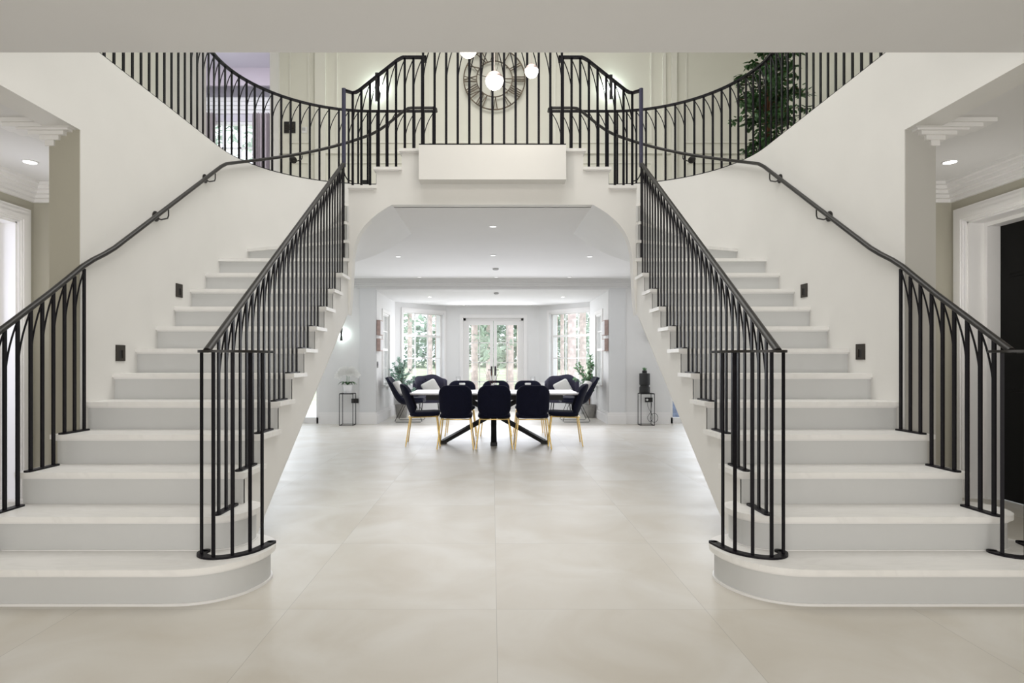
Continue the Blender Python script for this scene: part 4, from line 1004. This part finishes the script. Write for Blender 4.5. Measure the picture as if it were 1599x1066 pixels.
# tufted armchairs facing the viewer
def wing(sx, x, y, label, clabel):
    t = thing('armchair', (x, y, 0), label, 'armchair', 'tufted armchairs by the bay windows')
    ang = R(-14 * sx); mt = Matrix.Translation((x, y, 0)) @ Matrix.Rotation(ang, 4, 'Z')
    def tr(v): return mt @ Vector(v)
    # curved back wrapping round into wings, top edge waved
    m = MB(); n = 22; rows = []
    for i in range(n + 1):
        a = R(200 * i / n - 10); xx = math.cos(a) * .33; yy = math.sin(a) * .26 + .06
        top = .90 - .10 * (abs(math.cos(a)) ** 3) - .16 * max(0, -math.sin(a)) * 3 + .015 * math.cos(5 * a)
        dirn = Vector((math.cos(a), math.sin(a) * .8)).normalized() * .07
        col = []
        for z in (.30, .45, .60, .72, .82): 
            zz = .30 + (top - .30) * (z - .30) / .52; fl = .04 * (zz - .3)
            col.append(tr((xx * (1 + fl), yy * (1 + fl), zz)))
        o2 = [tr((xx + dirn.x, yy + dirn.y, c_.z)) for c_ in col]
        rows.append(col + [tr((xx + dirn.x * .5, yy + dirn.y * .5, top + .03))] + o2[::-1])
    vr = m.quads(rows, True); m.bm.faces.new(vr[0][::-1]); m.bm.faces.new(vr[-1]); m.build('backrest', 'velvet2', t, True)
    m = MB(); padded(rrect(.58, .52, .1, 6, 0, 0), lambda u, v, w_: tuple(tr((u, v, .38 + w_))), .16, m); m.build('seat', 'velvet2', t, True)
    bt = MB()
    for r_, z in ((0, .62), (0, .76), (1, .69), (1, .83)):
        for k in range(3 - r_):
            u = (k - (2 - r_) / 2) * .14; yy = math.sqrt(max(0, 1 - (u / .33) ** 2)) * .26 + .06 - .005; bt.sphere(tr((u, yy, z)), .012, 1, 8)
    bt.build('buttons', 'velvet', t, True)
    for u in (-.24, .24):
        for v in (-.2, .22):
            m = MB(); m.sweep([tr((u * .85, v * .9, .31)), tr((u, v, 0))], .022, .022, seg=8); m.build('leg', 'black', t, True)
    m = MB(); padded(rrect(.36, .36, .05, 5), lambda u, v, w_: tuple(tr((u * math.cos(.5) - v * math.sin(.5) + .02, .07 + v * .1 + w_, .63 + (u * math.sin(.5) + v * math.cos(.5)) * .95))), .13, m)
    o = m.build('cushion', 'cushion', None, True); tag(o, clabel, 'cushion')
wing(-1, -1.43, 14.0, 'slate tufted armchair left of the bay, facing the viewer', 'white cushion on the left tufted armchair')
wing(1, 1.59, 14.0, 'slate tufted armchair right of the bay, facing the viewer', 'white cushion on the right tufted armchair')

# window seats under the angled windows, lanterns on low tables
for s, nm in ((-1, 'left'), (1, 'right')):
    m = MB(); p = Vector((s * 2.30, 14.40)); q = Vector((s * 1.2, 15.57)); d_ = (q - p).normalized(); nn = Vector((s * d_.y * (-s) , d_.x)) 
    inw = Vector((-s * abs(d_.y), -abs(d_.x))) * .20
    m.prism([tuple(p + d_ * .1), tuple(q - d_ * .1), tuple(q - d_ * .1 + inw), tuple(p + d_ * .1 + inw)], 0, .70); m.bevel(.008, 1)
    o = m.build('window_seat', 'hall'); tag(o, 'pale boxed window seat under the %s angled bay window' % nm, 'window seat')
def lantern(x, y, z, h, label):
    t = thing('lantern', (x, y, z), label, 'lantern'); m = MB(); a = .05
    for dx in (-a, a):
        for dy in (-a, a): m.box(x + dx - .005, x + dx + .005, y + dy - .005, y + dy + .005, z, z + h)
    for zz in (z, z + h - .01): m.box(x - a - .005, x + a + .005, y - a - .005, y + a + .005, zz, zz + .01)
    m.build('frame', 'grey', t); MB().lathe([(.02, .011), (.02, .07), (.001, .072)], (x, y, z), 12).build('candle', 'white', t, True)
for x, s in ((715.5, -1), (832, 1)):
    Y = 15.3; X = (x - CX) * Y / F
    t = thing('side_table', (X, Y, 0), 'small white table against the bay wall, %s of the french doors' % ('left' if s < 0 else 'right'), 'table')
    MB().lathe([(.16, .70), (.16, .725), (.001, .726)], (X, Y, 0), 24).build('tabletop', 'white', t, True)
    MB().lathe([(.11, 0), (.11, .012), (.015, .02), (.015, .70), (.014, .70)], (X, Y, 0), 20).build('pedestal', 'white', t, True)
    lantern(X, Y, .727, .14, 'small wire lantern on the white table %s of the french doors' % ('left' if s < 0 else 'right'))

t = thing('garden_tree', (-7.6, 17, -.12), 'pale green tree crown beyond the upstairs bedroom window', 'tree')
m = MB(); m.lathe([(.2, 0), (.15, 6.2), (.01, 7.4)], (-7.6, 17, -.12), 12); m.build('trunk', 'pine', t, True)
m = MB(); leaves(m, (-7.4, 17, 7.2), (1.9, 1.0, 2.2), 420, .26, shell=0); m.build('foliage', 'hedge', t, norm=False)
# potted eucalyptus
def potted(x, Y, label, leafm, seed, zr=(.75, 1.66), wide=.46, pr=.14, ph=.29, n=620, size=.058):
    rn = random.Random(seed); X = (x - CX) * Y / F
    t = thing('potted_plant', (X, Y, 0), label, 'plant', 'potted plants in the dining room')
    m = MB(); m.lathe([(pr * .78, 0), (pr, ph), (pr * .92, ph), (pr * .88, ph - .03), (.001, ph - .03)], (X, Y, 0), 24); m.build('pot', 'pot', t, True)
    st = MB(); lf = MB()
    for k in range(28):
        a = rn.uniform(0, 6.28); rr = rn.uniform(.1, 1) * wide; h = rn.uniform(zr[0], zr[1]) * (1.04 - .42 * (rr / wide) ** 1.5)
        p0 = Vector((X, Y, ph - .02)); p2 = Vector((max(-2.22, min(2.22, X + rr * math.cos(a))), Y + rr * .6 * math.sin(a), h)); p1 = (p0 + p2) / 2 + Vector((0, 0, .12)) - Vector((rr * .25 * math.cos(a), 0, 0))
        pts = spline([p0, p1, p2], 7); st.sweep(pts, .006, .006, seg=5)
        for i in range(5, len(pts)):
            for _ in range(n // 15 // 9 + 1):
                d = Vector((rn.uniform(-1, 1), rn.uniform(-1, 1), rn.uniform(-.5, .9))).normalized(); leaf(lf, pts[i], d, size * rn.uniform(.7, 1.4), .8, rn)
    st.build('stem', 'bark', t, True); lf.build('foliage', leafm, t, norm=False)
potted(627, 13.5, 'leafy blue green plant in a grey pot at the left of the bay', 'leafblue', 3)
potted(921, 13.5, 'leafy green plant in a grey pot at the right of the bay', 'leafmid', 5, n=400, wide=.46)

# ------------------------------------------------------------------ wire stands with orchid and black vase
def stand(x0, x1, label, s):
    Y0, Y1_ = 11.77, 12.02; X0, X1 = (x0 - CX) * Y0 / F, (x1 - CX) * Y0 / F; H = .618; r = .011
    t = thing('plant_stand', ((X0 + X1) / 2, (Y0 + Y1_) / 2, 0), label, 'stand', 'black wire stands in the rear hall')
    m = MB()
    for X in (X0, X1):
        for Y in (Y0, Y1_): m.box(X - r / 2, X + r / 2, Y - r / 2, Y + r / 2, 0, H)
    for z in (0, H - r):
        for Y in (Y0, Y1_): m.box(X0, X1, Y - r / 2, Y + r / 2, z, z + r)
        for X in (X0, X1): m.box(X - r / 2, X + r / 2, Y0, Y1_, z, z + r)
    m.build('frame', 'black', t); MB().box(X0, X1, Y0, Y1_, H, H + .008).build('top', 'black', t)
    return (X0 + X1) / 2, (Y0 + Y1_) / 2, H + .008
x, y, z = stand(530, 551, 'black wire stand carrying the orchid on the left', -1)
t = thing('potted_orchid', (x, y, z), 'white orchid in a white pot on the left wire stand', 'plant')
m = MB(); m.lathe([(.075, 0), (.092, .16), (.085, .16), (.08, .14), (.001, .14)], (x, y, z), 24); m.build('pot', 'white', t, True)
m = MB()
for a, L in ((.1, .2), (3.0, .21), (1.2, .13), (4.2, .15), (5.6, .19), (2.2, .16)):
    d = Vector((math.cos(a), math.sin(a) * .5, .25)).normalized(); rows = []
    for k in range(7):
        u = k / 6; c0 = Vector((x, y, z + .15)) + d * L * u + Vector((0, 0, .05 * math.sin(u * 3) - .06 * u * u)); w_ = .035 * math.sin(math.pi * min(1, u * .93 + .07)); sd = Vector((-d.y, d.x, 0)).normalized() * w_
        rows.append([c0 - sd + Vector((0, 0, w_ * .4)), c0, c0 + sd + Vector((0, 0, w_ * .4))])
    m.quads(rows)
m.build('leaves', 'leafdk', t, True)
fl = MB()
for (bx, tx, tz) in ((-.02, -.16, .24), (.03, .17, .28), (.0, -.07, .33)):
    pts = spline([Vector((x + bx, y, z + .14)), Vector((x + bx * 1.2, y, z + .36)), Vector((x + bx + tx * .45, y, z + .46)), Vector((x + tx * 1.15, y - .03, z + tz + .08))], 6)
    MB().sweep(pts, .006, .006, seg=6).build('stem', 'leafmid', t, True)
    for i in range(7, len(pts)):
        c0 = pts[i] + Vector((rnd.uniform(-.02, .02), -.02, rnd.uniform(-.02, .015)))
        for k in range(5):
            a = k * 2 * math.pi / 5 + rnd.uniform(-.2, .2); d = Vector((math.cos(a), rnd.uniform(-.25, .1), math.sin(a))).normalized(); sd = d.cross(Vector((0, 1, 0))).normalized() * .026; fl.face([c0, c0 + d * .028 + sd, c0 + d * .055 + sd * .7, c0 + d * .062, c0 + d * .055 - sd * .7, c0 + d * .028 - sd])
fl.build('flowers', 'petal', t, norm=False)
x, y, z = stand(1001, 1022, 'black wire stand carrying the black vase on the right', 1)
x -= .03
t = thing('vase', (x, y, z), 'black stacked cylinder vase with a small green tuft on the right wire stand', 'vase')
m = MB(); m.lathe([(.10, 0), (.102, .01), (.102, .115), (.085, .13), (.085, .15), (.102, .165), (.102, .375), (.096, .385), (.048, .387), (.046, .44), (.038, .44), (.036, .40), (.001, .40)], (x, y, z), 32); m.build('body', 'black', t, True)
m = MB()
for k in range(26): leaf(m, Vector((x, y, z + .42)), Vector((rnd.uniform(-.8, .8), rnd.uniform(-.8, .8), 1.3)).normalized(), .085, .3)
m.build('tuft', 'leafmid', t, norm=False)
ca = thing('power_cable', (x, 12.0, 0), 'looped black cable hanging from the plug behind the right wire stand', 'cable')
p = PX(1013, 624, 12.06)
m = MB(); m.lathe([(.022, 0), (.022, .03), (.001, .03)], (0, 0, 0), 16); m.xf(Matrix.Translation((p.x - .03, 12.085, p.z)) @ Matrix.Rotation(R(90), 4, 'X')); m.build('plug', 'white', ca, True)
pts = spline([Vector(q) for q in ((p.x - .03, 12.05, p.z - .02), (p.x - .01, 12.05, .33), (p.x + .08, 12.04, .15), (p.x + .03, 12.04, .05), (p.x - .03, 12.04, .13), (p.x + .03, 12.03, .25), (p.x + .05, 12.03, .40), (p.x + .03, 12.04, .5))], 8)
m = MB(); m.sweep(pts, .008, .008, seg=6); m.build('cord', 'black', ca, True)
pts = spline([Vector((p.x + .10 + .07 * math.cos(a), 12.02, .13 + .09 * math.sin(a))) for a in [k * .5 for k in range(22)]], 2)
m = MB(); m.sweep(pts, .008, .008, seg=6); m.build('cord', 'black', ca, True)
# glazed pot outside the right garden door
X = (1057 - CX) * 12.9 / F; m = MB(); m.lathe([(.10, 0), (.14, .1), (.17, .3), (.14, .45), (.10, .5), (.12, .54), (.001, .5)], (X, 12.9, -.12), 20)
o = m.build('garden_pot', 'bluepot', None, True); tag(o, 'blue grey glazed pot outside the right garden door', 'pot')

# ------------------------------------------------------------------ tree on the gallery
rn = random.Random(11); X, Y = 3.40, 7.5
t = thing('potted_tree', (X, Y, FL1), 'leafy green potted tree behind the right gallery railings', 'tree')
m = MB(); m.lathe([(.14, 0), (.18, .32), (.165, .32), (.16, .29), (.001, .29)], (X, Y, FL1), 24); m.build('pot', 'pot', t, True)
for k in range(3):
    pts = [Vector((X + .025 * math.cos(u * 5 + k * 2.1), Y + .025 * math.sin(u * 5 + k * 2.1), FL1 + .28 + u * 1.0)) for u in [j / 12 for j in range(13)]]
    m = MB(); m.sweep(pts, .035, .035, seg=8); m.build('trunk', 'bark', t, True)
lf = MB(); br = MB()
for k in range(80):
    h = rn.uniform(.30, 1.85); a = rn.uniform(0, 6.283); Rm = .42 * math.sqrt(max(.05, 1 - ((h - .98) / 1.05) ** 2)); L = Rm * rn.uniform(.55, 1.1)
    p0 = Vector((X, Y, FL1 + max(.5, h - .25))); p2 = Vector((X + L * math.cos(a), Y + L * math.sin(a), FL1 + h - .08)); p1 = (p0 + p2) / 2 + Vector((0, 0, .1))
    pts = spline([p0, p1, p2], 5); br.sweep(pts, .007, .007, seg=4)
    for i in range(3, len(pts)):
        for _ in range(5): leaf(lf, pts[i] + Vector((rn.uniform(-.03, .03), rn.uniform(-.03, .03), rn.uniform(-.03, .03))), Vector((rn.uniform(-1, 1), rn.uniform(-1, 1), rn.uniform(-1, .3))).normalized(), rn.uniform(.055, .095), .6, rn)
br.build('branches', 'bark', t, True); lf.build('foliage', 'leafdk', t, norm=False)
